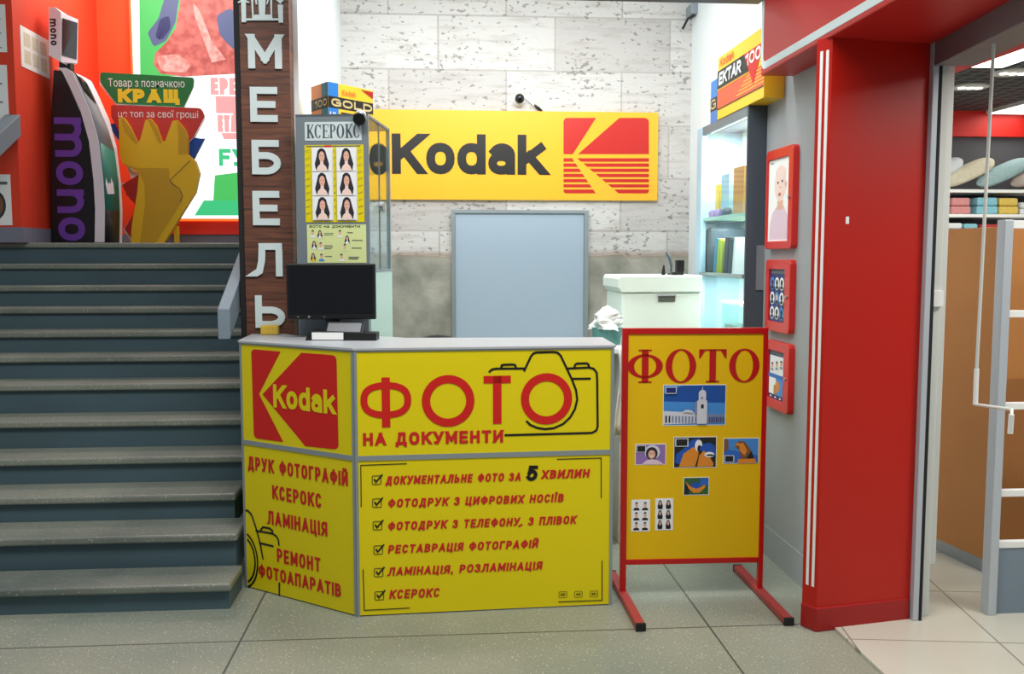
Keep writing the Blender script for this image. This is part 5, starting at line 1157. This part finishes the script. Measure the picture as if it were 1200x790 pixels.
FTf = Fr(FT2.p(tr[5][0] + w_, tr[5][1], .016), FT2.p(fr_[5][0], fr_[5][1], -.22) - FT2.p(tr[5][0] + w_, tr[5][1], 0), Vector((.6, -.8, 0)))
mb = MB(); c = Cv(mb, FTf, .02, -.14, .14, .18, .012); c.poly([(.1, 0), (.9, 0), (.95, .6), (.8, 1), (.65, .6), (.5, .7), (.35, .6), (.2, 1), (.05, .6)], 'kiosk_white'); mb.build('emblem', t)
mb = MB(); mb.fprism(FT2, [FT2.uv(*c8(p)) for p in [(163, 240), (198, 240), (198, 170), (163, 170)]], -.2, -.12, 'kiosk_black'); mb.build('neck', t)
hd = MB(); P_ = [FT2.uv(*c8(p)) for p in [(150, 170), (150, 22), (170, 22), (188, 38), (188, 192)]]; hd.fprism(FT2, P_[::-1], -.25, 0, 'kiosk_white'); q1, q2 = FT2.uv(*c8((188, 38))), FT2.uv(*c8((188, 192))); r1, r2 = FT3.uv(*c8((244, 62))), FT3.uv(*c8((242, 198)))
hd.hexa([FT2.p(q2[0], q2[1], 0), FT2.p(r2[0], r2[1], -.2), FT2.p(r2[0] - .05, r2[1], -.25), FT2.p(q2[0], q2[1], -.25), FT2.p(q1[0], q1[1], 0), FT2.p(r1[0], r1[1], -.2), FT2.p(r1[0] - .05, r1[1], -.25), FT2.p(q1[0], q1[1], -.25)], 'kiosk_white')
hdo = hd.build('display_head', t, bevel=.005)
mb = MB(); mb.face([FT2.p(q2[0], q2[1], .0).lerp(FT2.p(r2[0], r2[1], -.2), .06) + Vector((.004, -.004, .05)), FT2.p(q2[0], q2[1], 0).lerp(FT2.p(r2[0], r2[1], -.2), .94) + Vector((.004, -.004, .03)), FT2.p(q1[0], q1[1], 0).lerp(FT2.p(r1[0], r1[1], -.2), .94) + Vector((.004, -.004, -.03)), FT2.p(q1[0], q1[1], 0).lerp(FT2.p(r1[0], r1[1], -.2), .06) + Vector((.004, -.004, -.04))], 'screen_black'); mb.build('head_screen', hdo)
oh = FT2.uv(*c8((154, 58))); oh2 = FT2.uv(*c8((154, 140))); hh_ = FT2.uv(*c8((174, 100)))[0] - oh[0]
class RotH:
    def p(s, u, v, n=0): return FT2.p(oh[0] + v, oh[1] - u, n)
mb = MB(); text(mb, RotH(), 'mono', 0, oh[1] - oh2[1], 0, hh_ / .8, .012, 'kiosk_black', lift=.003); mb.build('head_lettering', hdo)
# promotional stand
YD = 8.2; FD = Fr((0, YD, 0), (1, 0, 0), (0, -1, 0))
def c9(p): return (100 + p[0] * .2785, 70 + p[1] * .2785)
t = thing('promo_stand', 'yellow hand-shaped cardboard promotion stand with green and red banners', 'promotion stand', (atY(195, 284, YD).x, YD, LZ2))
def card(pts, n0, n1, m_, name, side=None, rads=None):
    if rads: pts = rnd(pts, rads)
    q_ = [FD.uv(*c9(p)) for p in pts]; q_ = [(u, max(v, LZ2)) for u, v in q_]; mb = MB(); mb.fprism(FD, q_[::-1], n0, n1, m_, side or 'white'); return mb.build(name, t)
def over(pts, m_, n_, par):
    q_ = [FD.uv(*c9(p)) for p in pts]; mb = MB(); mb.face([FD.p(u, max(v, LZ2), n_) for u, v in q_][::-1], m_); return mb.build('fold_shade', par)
card([(98, 268), (160, 262), (480, 330), (500, 330), (455, 418), (380, 460), (155, 360), (88, 272)], -.05, -.03, 'promo_blue', 'back_card')
card([(150, 525), (240, 470), (300, 560), (240, 700), (200, 770), (160, 710), (215, 620), (170, 570)], -.05, -.03, 'promo_red', 'back_card')
g_ = card([(62, 52), (458, 75), (455, 115), (415, 200), (130, 185), (62, 95)], -.02, 0, 'promo_green', 'header_card', rads=[14, 14, 8, 0, 0, 10])
r_ = card([(112, 192), (490, 205), (505, 240), (460, 325), (380, 400), (180, 370), (112, 240)], -.01, .02, 'promo_red', 'slogan_card', rads=[10, 14, 8, 0, 0, 0, 8])
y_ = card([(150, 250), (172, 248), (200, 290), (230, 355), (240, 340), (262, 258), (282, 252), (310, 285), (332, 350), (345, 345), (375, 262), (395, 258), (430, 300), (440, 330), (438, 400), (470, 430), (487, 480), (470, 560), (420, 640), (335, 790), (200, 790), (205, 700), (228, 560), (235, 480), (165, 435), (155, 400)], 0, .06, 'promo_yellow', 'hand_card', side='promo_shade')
for nm_, pts_ in (('header', [(52, 62), (450, 80), (445, 118), (405, 206), (124, 192), (52, 100)]), ('slogan', [(104, 200), (480, 212), (495, 246), (452, 330), (372, 404), (172, 376), (104, 246)]), ('hand', [(88, 282), (150, 366), (162, 352), (140, 262)]), ('wrist', [(160, 436), (196, 466), (236, 478), (226, 540), (196, 546), (170, 575), (180, 582), (232, 545), (224, 620), (200, 700), (196, 790), (150, 715), (212, 625), (214, 560), (140, 526), (136, 518), (190, 512)])):
    card(pts_, -.07, -.052, 'white', 'backing_card')
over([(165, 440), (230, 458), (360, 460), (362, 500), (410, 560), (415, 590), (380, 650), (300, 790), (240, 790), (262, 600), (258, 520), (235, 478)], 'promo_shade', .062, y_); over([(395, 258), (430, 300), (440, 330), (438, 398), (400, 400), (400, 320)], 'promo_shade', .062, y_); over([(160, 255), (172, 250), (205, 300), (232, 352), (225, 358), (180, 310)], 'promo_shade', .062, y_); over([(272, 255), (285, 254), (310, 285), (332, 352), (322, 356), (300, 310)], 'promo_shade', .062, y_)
mb = MB(); pstroke(mb, FD, [c9(p) for p in [(448, 428), (365, 510), (372, 522)]], .006, 'hawk_brown', .063); pstroke(mb, FD, [c9(p) for p in [(372, 522), (405, 545), (418, 575), (408, 600)]], .006, 'hawk_brown', .063); mb.build('crease_lines', y_)
u_ = FD.uv(*c9((97, 112))); v_ = FD.uv(*c9((418, 112))); mb = MB(); font_text(mb, FD, 'Товар з позначкою', u_[0], v_[0], u_[1] - .02, .085, 'white', .002); mb.build('lettering', g_)
mb = MB(); ptext(mb, FD, 'КРАЩ', c9((138, 181)), c9((395, 181)), 16, .036, 'promo_text', lift=.002, gap=.22); mb.build('lettering', g_)
u_ = FD.uv(*c9((142, 238))); v_ = FD.uv(*c9((478, 245))); mb = MB(); font_text(mb, FD, 'це топ за свої гроші', u_[0], v_[0], u_[1] - .025, .075, 'white', .022); mb.build('lettering', r_)
mb = MB(); q_ = FD.uv(*c9((378, 700))); mb.fbox(FD, q_[0] - .02, q_[0] + .02, LZ2, q_[1], -.05, -.03, 'promo_yellow'); mb.build('support_strut', t)
# papers on the orange wall
FO = Fr((-3.02, 7.1, 0), (0, 1, 0), (1, 0, 0)); FO2 = Fr((-3.02, 7.1, 0), (-1, 0, 0), (0, -1, 0))
def sheet(F, px, lb, draw, name='notice_sheet'):
    us = [F.uv(*p) for p in px]; u0_, u1_ = min(u[0] for u in us), max(u[0] for u in us); v0_ = (us[2][1] + us[3][1]) / 2; v1_ = (us[0][1] + us[1][1]) / 2
    mb = MB(); mb.fbox(F, u0_, u1_, v0_, v1_, 0, .004, 'paper'); c = Cv(mb, F, u0_, v0_, u1_ - u0_, v1_ - v0_, .0045); draw(c); tag(mb.build(name), lb, 'notice', 'notices on the orange wall')
def rowsdraw(c):
    for j in range(2):
        for i in range(3): c.rect(.1 + i * .29, .12 + j * .42, .32 + i * .29, .45 + j * .42, 'cloth_cream')
def lines(c):
    for i in range(9): c.rect(.1, .08 + i * .1, .85 - .1 * (i % 3), .11 + i * .1, 'plate_grey')
def circ(c): c.ell(.45, .4, .38, .3, 'album_black'); c.ell(.45, .4, .3, .24, 'hawk_brown'); c.rect(.1, .8, .9, .86, 'grey_text')
sheet(FO, [(24, 31), (56, 46), (57, 91), (25, 79)], 'paper notice with six pale boxes near the terminal head', rowsdraw)
FO3 = Fr((-3.02, 7.1, 0), (1, 0, 0), (0, -1, 0))
sheet(FO3, [(-30, 5), (6, 5), (6, 60), (-30, 62)], 'upper paper notice at the wall edge above the handrail', lines); sheet(FO3, [(-30, 76), (8, 76), (8, 148), (-30, 148)], 'lower paper notice at the wall edge just above the handrail', lines); sheet(FO3, [(-22, 205), (12, 204), (13, 264), (-22, 264)], 'white notice with a dark disc below the handrail', circ)
